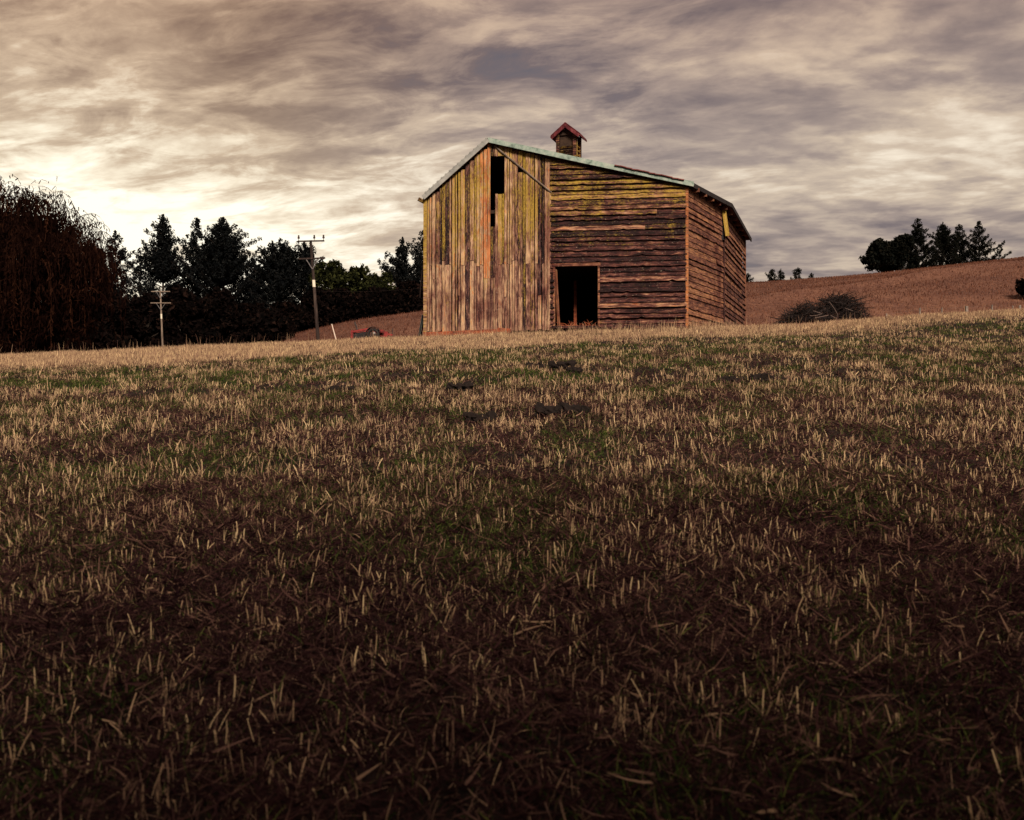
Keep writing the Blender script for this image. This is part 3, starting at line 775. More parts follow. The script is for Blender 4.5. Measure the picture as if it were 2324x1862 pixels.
# ------------------------------------------------------------------ poles, wire, stake
def pole(base_px, top_px, Y, r0, r1, arms, plate, mat, label):
    bx = at(base_px[0], base_px[1], Y); tp = at(top_px[0], top_px[1], Y)
    g = Vector((bx.x, Y, gz(bx.x, Y)))
    d = (tp - bx); foot = bx + d * ((g.z - .3 - bx.z) / d.z)
    root = empty('utility_pole', foot + d.normalized() * .3, label, 'utility pole', 'utility poles'); ro = Vector(root.location)
    def P(x): return Vector(x) - ro
    mb = MB(); mb.tube([P(foot.lerp(tp, k / 6)) for k in range(7)], [r0 + (r1 - r0) * k / 6 for k in range(7)], 10); mb.build('pole', mat, root, True)
    for (py, xl, xr, nins, dyl, dyr, brace) in arms:
        a = at(xl, py + dyl, Y - r1 * 1.3); b = at(xr, py + dyr, Y - r1 * 1.3)
        mb = MB(); mb.beam(P(a), P(b), .09, .095)
        arm = mb.build('crossarm', M['pole'] if mat == M['pole'] else M['pole_pale'], root)
        for f in nins:
            c = a.lerp(b, f); mb = MB(); s = .075
            mb.tube([P(c + Vector((0, 0, z))) for z in (.05, .16, .17, .27, .30, .40, .42)], [.02, .02, s, s * 1.1, s * .7, s * .8, .02], 8); mb.build('insulator', M['insul'], arm)
        if brace:
            f0 = (tp.z - a.z) / d.length
            cpt = tp.lerp(bx, 0); 
            mid = at(CX, CY, Y); m0 = tp + (bx - tp) * ((tp.z - (a.z + b.z) / 2 + .75) / (tp.z - bx.z))
            m0.y -= r1 * 1.3
            mb = MB()
            for f in (.28, .72): mb.beam(P(a.lerp(b, f) - Vector((0, 0, .04))), P(m0), .04, .05)
            mb.build('brace', M['steel'], root)
    py0, py1 = plate; c0 = tp + (bx - tp) * ((py0 - top_px[1]) / (base_px[1] - top_px[1])); c1 = tp + (bx - tp) * ((py1 - top_px[1]) / (base_px[1] - top_px[1]))
    rr = r1 * 1.22 if r1 > .12 else r1 * 1.3
    rings = []
    for c in (c0, c1):
        rings.append([P(c) + Vector((math.sin(a) * (rr), -math.cos(a) * (rr), 0)) for a in np.linspace(-1.3, 1.3, 9)] + [P(c) + Vector((math.sin(a) * (rr - .02), -math.cos(a) * (rr - .02), 0)) for a in np.linspace(1.3, -1.3, 9)])
    mb = MB(); mb.loft(rings[::-1]); mb.build('marker_plate', M['plate'], root)
    return tp
p1 = pole((722, 770), (705, 546), 68, .13, .085, [(547, 676, 736, (.03, .62, .97), 1, 0, False), (587, 678, 738, (), 1, -1, True)], (636, 652), M['pole'], 'tall dark utility pole leaning beside the brown slope, with two crossarms and white plate')
p2 = pole((369, 786), (364, 660), 105, .11, .075, [(662, 343, 386, (), 0, 0, True), (688, 342, 388, (), 0, 0, True)], (713, 724), M['pole_pale'], 'shorter pale utility pole standing in front of the dark pines at left')
# overhead wire from the tall pole towards the barn side
def wire(a, b, sag, label):
    mb = MB(); pts = [Vector(a).lerp(Vector(b), k / 16) - Vector((0, 0, sag * 4 * (k / 16) * (1 - k / 16))) for k in range(17)]
    mb.tube(pts, [.007] * 17, 4); o = mb.build('overhead_wire', M['stick']); tag(o, label, 'wire')
wire(at(714, 661, 67.7), at(1130, 626, 90), .5, 'thin overhead wire running from the tall pole behind the barn')
bx, by = hit(764, 772, 37.5, 44)[0:2]
Ys = 41.
mb = MB(); a = at(765, 780, Ys); b = at(753, 736, Ys); mb.tube([a, a.lerp(b, .5), b], [.024, .022, .02], 6)
o = mb.build('marker_stake', M['stake']); tag(o, 'thin white stake leaning in the grass right of the tall pole', 'stake')

# ------------------------------------------------------------------ red farm implement
YI = 39.2
root = empty('farm_implement', at(842, 772, YI), 'old red wheeled farm implement lying in the dry grass left of the barn', 'farm implement')
ro = Vector(root.location)
def I(px, py, dy=0.): return at(px, py, YI) + Vector((0, dy, 0)) - ro
mb = MB()
mb.beam(I(796, 754), I(836, 747), .08, .07); mb.beam(I(796, 754, .9), I(836, 747, .9), .08, .07)
mb.beam(I(799, 752), I(799, 775), .09, .07, up=(0, 1, 0)); mb.beam(I(799, 752), I(799, 752, .9), .08, .08); mb.beam(I(836, 747), I(836, 747, .9), .07, .07)
mb.beam(I(836, 748), I(872, 752), .09, .08); mb.beam(I(836, 748, .9), I(872, 752, .9), .09, .08)
mb.box(I(866, 757, .3), (.22, 0, -.05), (0, .12, 0), (.02, 0, .12)); mb.beam(I(872, 756, .3), I(889, 760, .3), .08, .07)
mb.beam(I(799, 775), I(836, 770), .05, .05)
mb.build('frame', M['red'], root)
mb = MB(); mb.box((I(801, 757, .45) + I(834, 768, .45)) / 2, (.27, 0, .03), (0, .40, 0), (0, 0, .14)); mb.build('hopper', M['black'], root)
mb = MB(); mb.beam(I(809, 750, .3), I(802, 730, .3), .06, .08, up=(0, 1, 0)); mb.build('lever', M['insul'], root)
mb = MB(); mb.beam(I(889, 744, .3), I(889, 772, .3), .035, .035, up=(0, 1, 0)); mb.build('jack_stand', M['insul'], root)
wc = I(848, 760, -.12); rw = .255
def torus(mb, c, R, r, n=22, m=8, sy=1.3):
    rings = [[c + Vector((math.cos(2 * math.pi * k / n) * (R + r * math.cos(2 * math.pi * j / m)), r * sy * math.sin(2 * math.pi * j / m), math.sin(2 * math.pi * k / n) * (R + r * math.cos(2 * math.pi * j / m)))) for j in range(m)] for k in range(n + 1)]
    mb.loft(rings, caps=False)
for dy in (0, 1.05):
    w_ = bpy.data.objects.new('wheel', None)
    mb = MB(); c = wc + Vector((0, dy, 0)); torus(mb, c, rw - .06, .062); tyre = mb.build('wheel', M['black'], root, True)
    bpy.data.objects.remove(w_)
    mb = MB(); mb.tube([c + Vector((0, y, 0)) for y in (-.05, -.03, .03, .05)], [.03, .11, .11, .03], 14); mb.build('rim', M['insul'], tyre)
mb = MB()
rings = [[wc + Vector((math.cos(a) * r, y, math.sin(a) * r)) for r, y in ((rw + .03, -.10), (rw + .05, -.10), (rw + .05, .10), (rw + .03, .10))] for a in np.linspace(.35, 2.8, 12)]
mb.loft(rings); mb.build('mudguard', M['black'], root)

# ------------------------------------------------------------------ trees
def leaf_quads(C, size, per, spread, aspect=.4, flat=0., droop=0.):
    C = np.repeat(np.asarray(C, float), per, 0); n = len(C)
    d = rng.normal(0, 1, (n, 3)); d /= np.linalg.norm(d, axis=1)[:, None]
    C = C + d * (rng.random(n) ** .5)[:, None] * np.asarray(spread)[..., None if np.ndim(spread) == 0 else slice(None)]
    a = rng.normal(0, 1, (n, 3)); a[:, 2] = a[:, 2] * (1 - flat) - droop; a /= np.linalg.norm(a, axis=1)[:, None]
    b = np.cross(a, rng.normal(0, 1, (n, 3))); b /= np.linalg.norm(b, axis=1)[:, None]
    s = (size * rng.uniform(.6, 1.3, n))[:, None]
    a = a * s; b = b * s * aspect
    V = np.stack([C - a, C - a * .1 - b, C + a, C - a * .1 + b], 1).reshape(-1, 3)
    q = np.arange(n * 4).reshape(-1, 4)
    return V, q, rng.random(n)

def crown_obj(parts, mat, root, name='crown'):
    V = []; Q = []; T = []; k = 0
    for (v, q, t) in parts: V.append(v); Q.append(q + k); T.append(t); k += len(v)
    return link(name, np_mesh(name, np.concatenate(V), np.concatenate(Q), {'tint': np.concatenate(T)}), mat, root)

def pine(px, ytop, Y, prof, label, group, seed, mat='pine', low=.03, dens=1., fork=0, name='pine_tree'):
    """prof: (depth below the tip, half width) pairs in photograph pixels, turned into metres at the tree's distance"""
    random.seed(seed)
    p = at(px, ytop, Y); z0 = gz(p.x, Y); H = p.z - z0; m = Y / F
    dp = [0] + [a * m for a, b in prof]; hw = [.12] + [b * m for a, b in prof]
    root = empty(name, (p.x, Y, z0), label, 'tree', group)
    tr = MB(); tr.tube([(0, 0, -.3 + (H + .1) * k / 5) for k in range(6)], [max(.03, H * .014 * (1 - k / 5.2)) for k in range(6)], 6)
    C = []; S = []; sc = min(1., .45 + H / 28)
    leaders = [(0, 0, 0.)]
    for k in range(fork):
        dz = random.uniform(.05, .16) * H; r = np.interp(dz, dp, hw) * random.uniform(.55, .95); a = random.choice([0, 3.14]) + random.uniform(-.7, .7)
        leaders.append((math.cos(a) * r, math.sin(a) * r, dz))
    for li, (lx, ly, l0) in enumerate(leaders):
        z = H - l0; step = .62 * sc
        C.append((lx, ly, z - .05)); S.append(.16 * sc); C.append((lx, ly, z - .35)); S.append(.24 * sc)
        while z > H * (low if li == 0 else .55):
            z -= step * random.uniform(.7, 1.3)
            d = H - z - (l0 if li else 0)
            Lr = float(np.interp(d, dp, hw)) * (1 if li == 0 else .6)
            nb = random.randint(4, 6); a0 = random.random() * 6.28
            for b in range(nb):
                a = a0 + b * 6.283 / nb + random.uniform(-.3, .3); L = Lr * random.choice([.45, .65, .8, .95, 1.05, 1.2, 1.4])
                if random.random() < .10: continue
                rise = random.uniform(.25, .62); f_ = min(1, (H - z) / (.3 * H)); sx, sy = lx * (1 - .6 * f_), ly * (1 - .6 * f_)
                zb = z - L * rise * .6
                pt = lambda f: (sx + math.cos(a) * L * f, sy + math.sin(a) * L * f, zb + L * rise * (.15 * f + .95 * f * f))
                if L > .8: tr.tube([pt(0), pt(.5), pt(1.)], [.05 + .010 * L, .035, .015], 3)
                nc = max(1, int(L / (.46 * sc) * dens))
                for c in range(nc):
                    f = .22 + .80 * (c + random.uniform(.3, .9)) / nc
                    q = pt(f); g = random.uniform(.30, .50) * sc * (1.15 - .35 * f)
                    C.append((q[0] + random.uniform(-.12, .12), q[1] + random.uniform(-.2, .2), q[2] + g * .4)); S.append(g)
    tr.build('trunk', M['bark'], root)
    C = np.array(C); S = np.repeat(np.array(S), 22)
    d3 = np.array([1, 1, 1.25]); 
    v, q, t = leaf_quads(C, .19 * sc, 22, 0., .45)
    off = rng.normal(0, 1, (len(S), 3)); off /= np.linalg.norm(off, axis=1)[:, None]
    off = off * (rng.random(len(S)) ** .45 * S)[:, None] * d3
    v = v + np.repeat(off, 4, 0)
    crown_obj([(v, q, t)], M[mat], root)
    return root

def broad(px, ytop, Y, rad, label, group, seed, mat='broad', lobes=14, dens=1., name='broadleaf_tree', lowf=.12, leaf=.26, cat='tree', flatten=1.):
    random.seed(seed)
    p = at(px, ytop, Y); z0 = gz(p.x, Y); H = p.z - z0; R = rad * Y / F
    root = empty(name, (p.x, Y, z0), label, cat, group)
    tr = MB(); tr.tube([(0, 0, -.3), (.1, 0, H * .3), (0, .1, H * .6)], [H * .03, H * .022, H * .012], 6)
    C = []
    lobes = int(lobes * 1.7)
    for k in range(lobes):
        t = lowf + (.90 - lowf) * (k + random.random()) / lobes
        env = math.sin(math.pi * min(.97, max(.12, (t + .30) / 1.28))) ** .7
        a = random.random() * 6.283; r = R * .86 * env * random.random() ** .45
        c = Vector((math.cos(a) * r, math.sin(a) * r, H * t)); lr = R * random.uniform(.16, .30)
        tr.tube([(0, 0, H * t * .45), c * .6 + Vector((0, 0, H * t * .25)), c], [.06, .05, .02], 3)
        for j in range(int(26 * dens)):
            d = Vector((random.gauss(0, 1), random.gauss(0, 1), random.gauss(0, .8))).normalized()
            q = c + d * lr * random.uniform(.35, 1.15); q.z = max(.1, min(q.z, H * random.uniform(.93, 1.0)))
            C.append(q)
    tr.build('trunk', M['bark'], root)
    crown_obj([leaf_quads(np.array(C), leaf, 11, max(.25, R * .10), .5)], M[mat], root)
    return root

G1 = 'pines along the left skyline'
pine(262, 527, 128, [(25, 14), (50, 24), (75, 32), (95, 46), (115, 58), (160, 66), (300, 60)], 'small pointed pine standing alone between the willow and the tallest pine', G1, 1)
pine(370, 488, 134, [(20, 10), (34, 24), (70, 38), (100, 50), (130, 72), (165, 88), (320, 92)], 'tallest dark pine with open forked top right above the pale pole', G1, 2, fork=3)
pine(447, 497, 136, [(18, 9), (40, 17), (55, 34), (85, 44), (120, 48), (320, 54)], 'narrow pine with knobby spire between the tallest pine and the wide one', G1, 3, fork=1)
pine(505, 496, 134, [(12, 12), (28, 36), (60, 58), (95, 78), (130, 88), (300, 92)], 'widest round-topped dark pine left of the tall pole', G1, 4, fork=4, dens=1.1)
pine(318, 600, 122, [(20, 12), (60, 34), (100, 48), (250, 54)], 'low thin pine tucked under the left side of the tallest pine', G1, 5, dens=.7)
pine(634, 548, 126, [(6, 16), (16, 38), (40, 52), (80, 60), (250, 66)], 'blunt-topped dark pine just left of the tall pole', G1, 6, fork=4, dens=1.1)
pine(690, 550, 128, [(10, 10), (24, 22), (50, 44), (90, 54), (250, 60)], 'dark pine directly behind the crossarms of the tall pole', G1, 7, fork=2)
pine(576, 588, 138, [(15, 12), (40, 32), (80, 46), (250, 54)], 'shorter pine filling the dip left of the blunt-topped pine', G1, 8, fork=2)
pine(914, 541, 130, [(18, 10), (40, 24), (70, 42), (110, 56), (250, 62)], 'pointed pine standing left of the barn, front of two', G1, 9, fork=2)
pine(962, 525, 134, [(18, 12), (40, 30), (70, 48), (110, 64), (250, 72)], 'pine half hidden behind the left wall of the barn', G1, 10, fork=2)
G2 = 'leafy trees along the left skyline'
broad(742, 584, 124, 58, 'greenish feathery tree right of the tall pole, taller of the green ones', G2, 21, lobes=22)
broad(800, 604, 118, 66, 'low green tree above the red implement', G2, 22, lobes=20)
broad(856, 618, 122, 58, 'round green tree just left of the pointed pine by the barn', G2, 23, lobes=18)
broad(205, 545, 100, 60, 'dark leafy tree peeping out behind the right side of the willow', G2, 24, 'scrub', lobes=22)
G3 = 'scrub along the foot of the left trees'
for k, (px, yt, Y, rd, lb) in enumerate([
        (40, 640, 82, 90, 'dark scrub filling the space under the willow at the left edge'), (150, 650, 84, 80, 'dark scrub under the right half of the willow'),
        (250, 660, 96, 75, 'dark scrub below the small pointed pine'), (330, 668, 112, 70, 'dark scrub directly left of the pale pole'),
        (415, 650, 112, 70, 'dark scrub directly right of the pale pole'), (490, 655, 112, 70, 'dark scrub below the widest pine'),
        (560, 690, 104, 60, 'dark scrub left of where the brown slope begins'), (612, 706, 90, 62, 'low dark bush sitting on the start of the brown slope, left of the tall pole'),
        (660, 690, 108, 55, 'dark scrub behind the tall pole'), (725, 660, 112, 60, 'dark scrub right behind the tall pole at the slope top'),
        (790, 660, 112, 62, 'dark scrub above the red implement on the slope top'), (860, 655, 112, 60, 'dark scrub below the round green tree'),
        (930, 640, 118, 60, 'dark scrub at the foot of the pine by the barn')]):
    broad(px, yt, Y, rd, lb, G3, 40 + k, 'scrub', lobes=20, dens=1.2, name='scrub_bush', lowf=.02, leaf=.34, cat='bush')
G4 = 'trees on the right skyline'
pine(2082, 497, 152, [(14, 7), (28, 14), (45, 30), (70, 44), (130, 50)], 'pine with thin spire in the right clump, second from the left', G4, 51, 'pine_hill', fork=1, dens=1.2)
pine(2140, 506, 153, [(12, 10), (30, 22), (50, 36), (80, 42), (130, 44)], 'full pine in the middle of the right clump', G4, 52, 'pine_hill', fork=2, dens=1.3)
pine(2177, 510, 155, [(14, 6), (30, 14), (50, 22), (80, 34), (130, 36)], 'slender pine between the middle pine and the spreading one at right', G4, 53, 'pine_hill', dens=1.2)
pine(2222, 503, 152, [(14, 7), (28, 16), (45, 26), (60, 34), (75, 46), (95, 54), (120, 48)], 'spreading layered pine at the right end of the clump', G4, 54, 'pine_hill', dens=1.2)
broad(1995, 546, 151, 46, 'rounded dark tree at the left end of the right clump', G4, 55, 'pine_hill', lobes=22, lowf=.25)
broad(2048, 535, 152, 50, 'dense dark tree behind the left half of the right clump', G4, 56, 'pine_hill', lobes=24, dens=1.2, lowf=.1)
pine(1698, 620, 152, [(5, 7), (14, 13), (30, 15)], 'small tree crown showing just past the barn right corner', G4, 57, 'pine_hill', dens=1.5)
pine(1752, 612, 154, [(6, 5), (14, 10), (30, 16)], 'small bushy pine left of the pair on the ridge', G4, 58, 'pine_hill', dens=1.4)
pine(1772, 611, 156, [(6, 3), (12, 7), (30, 9)], 'thin small pine right beside the bushy one on the ridge', G4, 59, 'pine_hill', dens=1.3)
pine(1811, 608, 154, [(6, 5), (14, 10), (30, 15)], 'small rounded pine standing alone on the ridge between gaps', G4, 60, 'pine_hill', dens=1.4)
pine(1842, 620, 156, [(5, 3), (14, 6)], 'tiniest pine on the ridge, between the barn and the right clump', G4, 61, 'pine_hill')
broad(2372, 636, hit(2330, 702, 46, 120)[1] + 6, 74, 'dark bush cut off by the right edge of the picture', 'bushes at the right edge', 62, 'scrub', lobes=20, dens=1.1, name='scrub_bush', lowf=.05, cat='bush')

# willow
random.seed(99)
wx = at(10, 420, 64); wz = gz(wx.x, 64.); HW = wx.z - wz
root = empty('willow_tree', (wx.x, 64, wz), 'big rust brown weeping willow with drooping twigs at the left edge', 'tree')
tr = MB(); tr.tube([(0, 0, -.3), (.2, 0, HW * .3), (.1, .1, HW * .6)], [.5, .38, .2], 8)
RW = 6.9; V = []; Q = []; T = []; nv = 0
pts = []; starts = []
for k in range(34):
    a = random.random() * 6.283; el = random.uniform(.35, 1.5); r = random.uniform(.55, .98)
    c = Vector((math.cos(a) * math.cos(el) * RW * r, math.sin(a) * math.cos(el) * RW * .8 * r, HW * (.35 + .64 * math.sin(el) * r)))
    tr.tube([(0.1, 0, HW * .35), (c.x * .45, c.y * .45, c.z * .78), c], [.16, .09, .03], 4)
    starts.append(c)
tr.build('trunk', M['bark'], root)
segs = []
for k in range(2900):
    c = random.choice(starts); s = c + Vector((random.gauss(0, .85), random.gauss(0, .85), random.gauss(0, .35)))
    rr = math.hypot(s.x / RW, s.y / (RW * .8)); top = HW * (.40 + .62 * math.sqrt(max(0, 1 - min(1, rr) ** 2)))
    s.z = min(s.z, top)
    L = random.uniform(.8, 4.2) if random.random() < .8 else random.uniform(3, 7)
    L = min(L, s.z - .1); n = max(4, int(L / .30)); out = Vector((s.x, s.y, 0)); out = out.normalized() if out.length > .1 else Vector((1, 0, 0))
    p = s.copy(); dirv = (out * random.uniform(.2, .9) + Vector((random.gauss(0, .3), random.gauss(0, .3), random.uniform(.1, .7)))).normalized()
    tt = random.betavariate(1.6, 2.2)
    for j in range(n):
        q2 = p + dirv * (L / n); segs.append((p.copy(), q2.copy(), tt)); p = q2
        dirv = (dirv + Vector((random.gauss(0, .06), random.gauss(0, .06), -.5))).normalized()
a = np.array([s[0] for s in segs]); b = np.array([s[1] for s in segs]); t = np.array([s[2] for s in segs]); n = len(a)
def strand_quads(a, b, w):
    d = b - a; side = np.cross(d, rng.normal(0, 1, d.shape)); side /= np.linalg.norm(side, axis=1)[:, None]; side *= w
    return np.stack([a - side, a + side, b + side, b - side], 1).reshape(-1, 3), np.arange(len(a) * 4).reshape(-1, 4)
v1, q1 = strand_quads(a, b, .014)
lf = b + rng.normal(0, .05, b.shape); e = lf + np.stack([rng.normal(0, .08, n), rng.normal(0, .08, n), -rng.uniform(.12, .28, n)], 1)
v2, q2 = strand_quads(lf, e, .03)
inner = []
for k in range(1500):
    d = Vector((random.gauss(0, 1), random.gauss(0, 1), random.gauss(0, 1))).normalized() * random.random() ** .4
    inner.append((d.x * RW * .92, d.y * RW * .7, max(.2, HW * .44 + d.z * HW * .50)))
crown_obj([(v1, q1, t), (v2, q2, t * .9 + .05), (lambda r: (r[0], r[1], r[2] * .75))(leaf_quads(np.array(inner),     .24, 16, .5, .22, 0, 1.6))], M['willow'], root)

# brush pile
random.seed(5)
YB = hit(1878, 727, 46, 100)[1]
bl = at(1878, 728, YB); root = empty('brush_pile', (bl.x, YB, gz(bl.x, YB)), 'heap of cut dark branches on the slope right of the barn', 'brush pile'); ro = Vector(root.location)
mb = MB()
def lump(cx, py, rx, rh, n, tilt):
    c = at(cx, py, YB) - ro
    for k in range(n):
        a = random.random() * 6.283; r = random.random() ** .6
        h = math.sqrt(1 - r * r) * rh
        p = Vector((c.x + math.cos(a) * r * rx, math.sin(a) * r * rx * .7, c.z + random.uniform(-.2, h)))
        L = random.uniform(.5, 1.7); d = Vector((random.gauss(tilt, .9), random.gauss(0, .6), random.gauss(.15, .38))).normalized() * L
        w = random.choice([.008, .012, .018, .03])
        mb.tube([p - d * .5, p + Vector((random.gauss(0, .06), 0, random.gauss(0, .06))), p + d * .5], [w, w * .9, w * .4], 3)
lump(1840, 728, 1.5, 1.15, 560, .2); lump(1925, 728, 1.35, 1.55, 640, .3); lump(1893, 700, .9, .9, 200, .5); lump(1795, 728, .9, .5, 140, 0)
for k in range(150):
    a_ = random.uniform(0, 3.14); p = at(1870 + 75 * math.cos(a_), 726 - random.uniform(10, 42) * math.sin(a_) * (1.25 if math.cos(a_) > -.2 else .8), YB) - ro; L = random.uniform(.4, 1.1)
    d = Vector((math.cos(a_) + random.gauss(.3, .5), random.gauss(0, .4), .35 * math.sin(a_) + random.gauss(.1, .3))).normalized() * L
    mb.tube([p - d * .3, p + d * .4 + Vector((random.gauss(0, .05), 0, random.gauss(0, .06))), p + d], [.02, .013, .005], 3)
for k in range(40):
    p = at(random.uniform(1865, 1925), random.uniform(678, 700), YB) - ro; L = random.uniform(1, 2.0); a = random.uniform(.2, .45)
    d = Vector((math.cos(a), random.uniform(-.2, .2), math.sin(a))) * L
    mb.tube([p, p + d * .5 + Vector((0, 0, random.uniform(-.05, .12))), p + d], [.03, .02, .007], 3)
mb.tube([at(1860, 680, YB) - ro, at(1885, 690, YB) - ro, at(1905, 705, YB) - ro], [.06, .10, .12], 5)
mb.build('branch_heap', M['stick'], root)
mb = MB()
for pl in ([(1882, 685), (1893, 700), (1901, 714), (1899, 726)], [(1838, 717), (1852, 717), (1866, 712)], [(1845, 706), (1862, 711)], [(1918, 700), (1936, 706)], [(1850, 722), (1880, 716)], [(1885, 716), (1896, 722)]):
    mb.tube([at(x, y, YB - 1.5) - ro for x, y in pl], [.014 + .010 * random.random()] * len(pl), 4)
mb.build('pale_branch', M['stick_pale'], root)['label'] = 'bleached limbs lying across the heap'
bpos = at(1987, 728, 50)

# fence at the right
root = empty('wire_fence', at(2200, 706, 52), 'low post and wire fence half hidden behind the grass crest at right', 'fence'); ro = Vector(root.location)
fp = [(2012, 712, 722, .03), (2088, 699, 716, .035), (2138, 698, 712, .022), (2194, 695, 709, .06), (2252, 692, 705, .03), (2299, 694, 702, .022), (2315, 693, 702, .045), (2380, 688, 700, .04)]
for (px, yt, yb, w) in fp:
    Yf = 47 + (px - 2000) / 100.; a = at(px, yt, Yf); g = gz(a.x, Yf) - .2
    mb = MB(); mb.box(Vector((a.x, Yf, (a.z + g) / 2)) - ro, (w, 0, 0), (0, w, 0), (.0, .02, (a.z - g) / 2)); mb.build('post', M['post'], root)
for dz in (.06, .35, .62):
    mb = MB(); mb.tube([at(px, yt, 47 + (px - 2000) / 100.) - Vector((0, .0, dz)) - ro for (px, yt, yb, w) in fp], [.003] * len(fp), 3); mb.build('wire', M['steel'], root)

# unseen trees added behind the viewpoint to cast shade over the near paddock
G5 = 'unseen trees added to shade the near paddock'
random.seed(3)
def shade_tree(x, y, H, R, k):
    z0 = gz(x, y); root = empty('added_shade_tree', (x, y, z0), 'dense dark unseen tree added in a row to shade the near paddock', 'tree', G5)
    tr = MB(); tr.tube([(0, 0, -.3), (0, 0, H * .5), (0, 0, H * .95)], [.2, .14, .04], 6); tr.build('trunk', M['bark'], root)
    n = 1300; d = rng.normal(0, 1, (n, 3)); d /= np.linalg.norm(d, axis=1)[:, None]; d *= (rng.random(n) ** .45)[:, None]
    C = np.stack([d[:, 0] * R * 1.25, d[:, 1] * R * .8, H * .5 + d[:, 2] * H * .52], 1)
    crown_obj([leaf_quads(C, .42, 10, .35, .5)], M['pine'], root)
SHADE_Y, SHADE_H = -14.0, 12.8
for k in range(19):
    x = -42 + k * 4.5
    shade_tree(x + random.uniform(-.5, .5), SHADE_Y + random.uniform(-.6, .6), SHADE_H + 1.6 + random.uniform(-.9, .9), 2.8, k)

# ------------------------------------------------------------------ sky and light
SUN_EL, SUN_AZ = math.radians(32), math.radians(166)      # azimuth clockwise from +Y: behind the camera, a little to the right
w = bpy.data.worlds.new('World'); SC.world = w; w.use_nodes = True
nt = NT(w.node_tree); bg = nt.n['Background']
sky = nt.n.new('ShaderNodeTexSky'); sky.sky_type = 'NISHITA'; sky.sun_disc = False
sky.sun_elevation = SUN_EL; sky.sun_rotation = SUN_AZ; sky.air_density = 1.2; sky.dust_density = 2.0
d = nt.n.new('ShaderNodeTexCoord').outputs['Generated']
sp = nt.n.new('ShaderNodeSeparateXYZ'); nt.l.new(d, sp.inputs[0]); dx, dy, dz = sp.outputs
zc = nt.m('MAXIMUM', dz, 0.)
den = nt.m('ADD', zc, .13)
cx_ = nt.m('DIVIDE', dx, den); cy_ = nt.m('DIVIDE', dy, den)
cb = nt.n.new('ShaderNodeCombineXYZ'); nt.l.new(cx_, cb.inputs[0]); nt.l.new(cy_, cb.inputs[1]); P = cb.outputs[0]
az = nt.m('ARCTAN2', dx, dy)          # 0 ahead, + to the right
el = nt.m('ARCSINE', dz)
# shear so the streaks run slightly downhill to the right
rot = nt.n.new('ShaderNodeVectorRotate'); rot.rotation_type = 'Z_AXIS'; rot.inputs['Angle'].default_value = math.radians(14); nt.l.new(P, rot.inputs[0]); PR = rot.outputs[0]
big = nt.noise(nt.scale(PR, 1.5, 1.9, 1), 1.0, 7, .56, .15)
rot2 = nt.n.new('ShaderNodeVectorRotate'); rot2.rotation_type = 'Z_AXIS'; rot2.inputs['Angle'].default_value = math.radians(20); nt.l.new(P, rot2.inputs[0])
w1 = nt.noise(nt.scale(rot2.outputs[0], 2.2, 4.2, 1), 1.0, 13, .60, .55); w2 = nt.noise(nt.scale(PR, 7, 9, 1), 1.0, 8, .60, .3)
wisp = nt.m('ADD', nt.m('MULTIPLY', w1, .62), nt.m('MULTIPLY', w2, .38))
wave = nt.noise(nt.scale(P, 6.4, 8.5, 1), 1.0, 5, .50, .15)
right = nt.mr(az, .05, .34, 0, 1, True)
pa = nt.mr(nt.noise(nt.scale(PR, 1.5, 2.3, 1), 1.0, 13, .60, .45), .40, .62, -.55, .5, True)
pb = nt.mr(nt.noise(nt.scale(rot2.outputs[0], 3.6, 6.4, 1), 1.0, 13, .62, .55), .38, .64, -.5, .5, True)
pc = nt.mr(nt.noise(nt.scale(PR, 9, 13, 1), 1.0, 8, .60, .4), .36, .66, -.5, .5)
pw = nt.mr(wave, .36, .64, -.5, .5, True)
left = nt.m('SUBTRACT', 1., nt.m('MULTIPLY', right, .72))
tex = nt.m('ADD', nt.m('MULTIPLY', pa, .30), nt.m('MULTIPLY', nt.m('ADD', nt.m('MULTIPLY', pb, .30), nt.m('MULTIPLY', pc, .14)), left))
tex = nt.m('ADD', tex, nt.m('MULTIPLY', nt.m('MULTIPLY', pw, right), .22))
# broad brightness: glow low on the left, dimmer deck ahead, vignette dimming overhead
ga = nt.m('DIVIDE', nt.m('ADD', az, .47), .42); ge = nt.m('DIVIDE', nt.m('SUBTRACT', el, .15), .11)
glow = nt.m('POWER', 2.718, nt.m('MULTIPLY', nt.m('ADD', nt.m('MULTIPLY', ga, ga), nt.m('MULTIPLY', ge, ge)), -1.))
ga2 = nt.m('DIVIDE', nt.m('SUBTRACT', az, .40), .30); ge2 = nt.m('DIVIDE', nt.m('SUBTRACT', el, .22), .07)
glow2 = nt.m('POWER', 2.718, nt.m('MULTIPLY', nt.m('ADD', nt.m('MULTIPLY', ga2, ga2), nt.m('MULTIPLY', ge2, ge2)), -1.))
ga3 = nt.m('DIVIDE', nt.m('SUBTRACT', az, .27), .16); ge3 = nt.m('DIVIDE', nt.m('SUBTRACT', el, .165), .028)
bank = nt.m('POWER', 2.718, nt.m('MULTIPLY', nt.m('ADD', nt.m('MULTIPLY', ga3, ga3), nt.m('MULTIPLY', ge3, ge3)), -1.))
ga4 = nt.m('DIVIDE', nt.m('SUBTRACT', az, .02), .20); ge4 = nt.m('DIVIDE', nt.m('SUBTRACT', el, .34), .09)
deck = nt.m('POWER', 2.718, nt.m('MULTIPLY', nt.m('ADD', nt.m('MULTIPLY', ga4, ga4), nt.m('MULTIPLY', ge4, ge4)), -1.))
val = nt.m('ADD', .52, nt.m('MULTIPLY', tex, .72))
val = nt.m('ADD', val, nt.m('MULTIPLY', glow, .56))
val = nt.m('ADD', val, nt.m('MULTIPLY', glow2, .13))
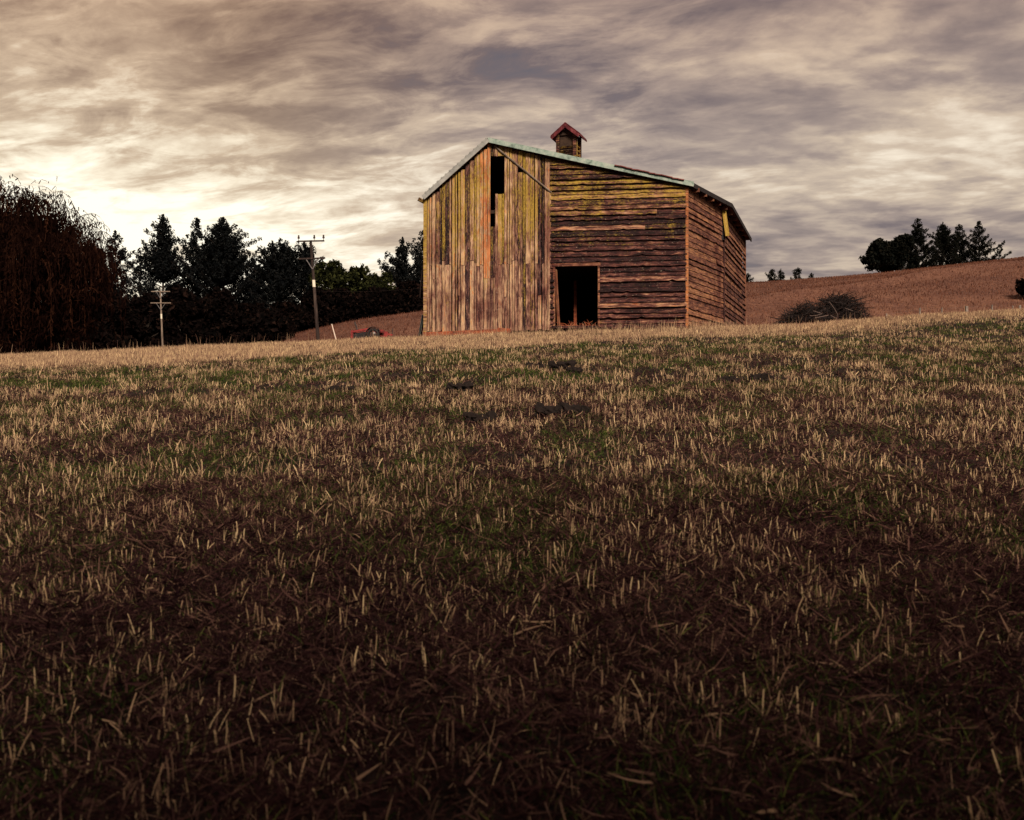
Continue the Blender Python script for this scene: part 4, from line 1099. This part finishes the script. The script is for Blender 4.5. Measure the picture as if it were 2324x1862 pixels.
val = nt.m('SUBTRACT', val, nt.m('MULTIPLY', bank, .30))
val = nt.m('SUBTRACT', val, nt.m('MULTIPLY', deck, .13))
val = nt.m('SUBTRACT', val, nt.mr(el, .30, .55, 0., .20, True))  # lens vignette put into the sky colour as dimming upward
warm = nt.ramp(val, [(0., (.10, .060, .045)), (.25, (.20, .132, .096)), (.45, (.36, .258, .180)), (.65, (.58, .445, .310)), (.82, (.88, .76, .575)), (1., (1.15, 1.06, .86))])
cool = nt.ramp(val, [(0., (.085, .072, .082)), (.25, (.18, .145, .148)), (.45, (.35, .276, .238)), (.65, (.59, .475, .362)), (.82, (.86, .75, .60)), (1., (1.1, 1.05, .92))])
wn = nt.noise(P, .35, 3, .5)
cw = nt.m('ADD', nt.mr(az, -.34, .06, 0, 1, True), nt.m('MULTIPLY', nt.m('SUBTRACT', wn, .5), .9), clamp=True)
cloud = nt.mix(cw, warm, cool)
cloud = nt.mix(nt.mr(el, .22, .44, 0, .75, True), cloud, nt.mix(1., cloud, (1.0, .85, .77), 'MULTIPLY'))
# the unseen half of the sky behind the viewpoint is dimmed to cut fill light
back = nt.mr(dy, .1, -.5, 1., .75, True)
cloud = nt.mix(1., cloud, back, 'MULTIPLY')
cl10 = nt.vm('SCALE', cloud); cl10.node.inputs['Scale'].default_value = 10.
thin = nt.mr(val, -.05, .25, .80, .97)
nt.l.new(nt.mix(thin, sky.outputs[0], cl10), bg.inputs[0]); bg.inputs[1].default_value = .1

sl_ = bpy.data.lights.new('sun', 'SUN'); sl_.energy = 5.0; sl_.angle = math.radians(14); sl_.color = (1., .81, .62)
so = bpy.data.objects.new('sun', sl_); COL.objects.link(so)
to_sun = Vector((math.sin(SUN_AZ) * math.cos(SUN_EL), math.cos(SUN_AZ) * math.cos(SUN_EL), math.sin(SUN_EL)))
so.rotation_euler = to_sun.to_track_quat('Z', 'Y').to_euler()

cam = bpy.data.cameras.new('camera'); co = bpy.data.objects.new('camera', cam); COL.objects.link(co)
co.location = (0, 0, EYE); co.rotation_euler = (math.radians(90), 0, 0)
cam.sensor_fit = 'HORIZONTAL'; cam.sensor_width = 36; cam.lens = 36 * F / 2324; cam.clip_end = 8000; cam.clip_start = .05
cam.dof.use_dof = True; cam.dof.focus_distance = 30; cam.dof.aperture_fstop = 4.5
SC.camera = co
SC.view_settings.view_transform = 'Standard'; SC.view_settings.look = 'None'; SC.view_settings.exposure = .16; SC.view_settings.gamma = 1
SC.cycles.use_denoising = True; SC.cycles.max_bounces = 6; SC.cycles.diffuse_bounces = 3
SC.cycles.use_adaptive_sampling = True
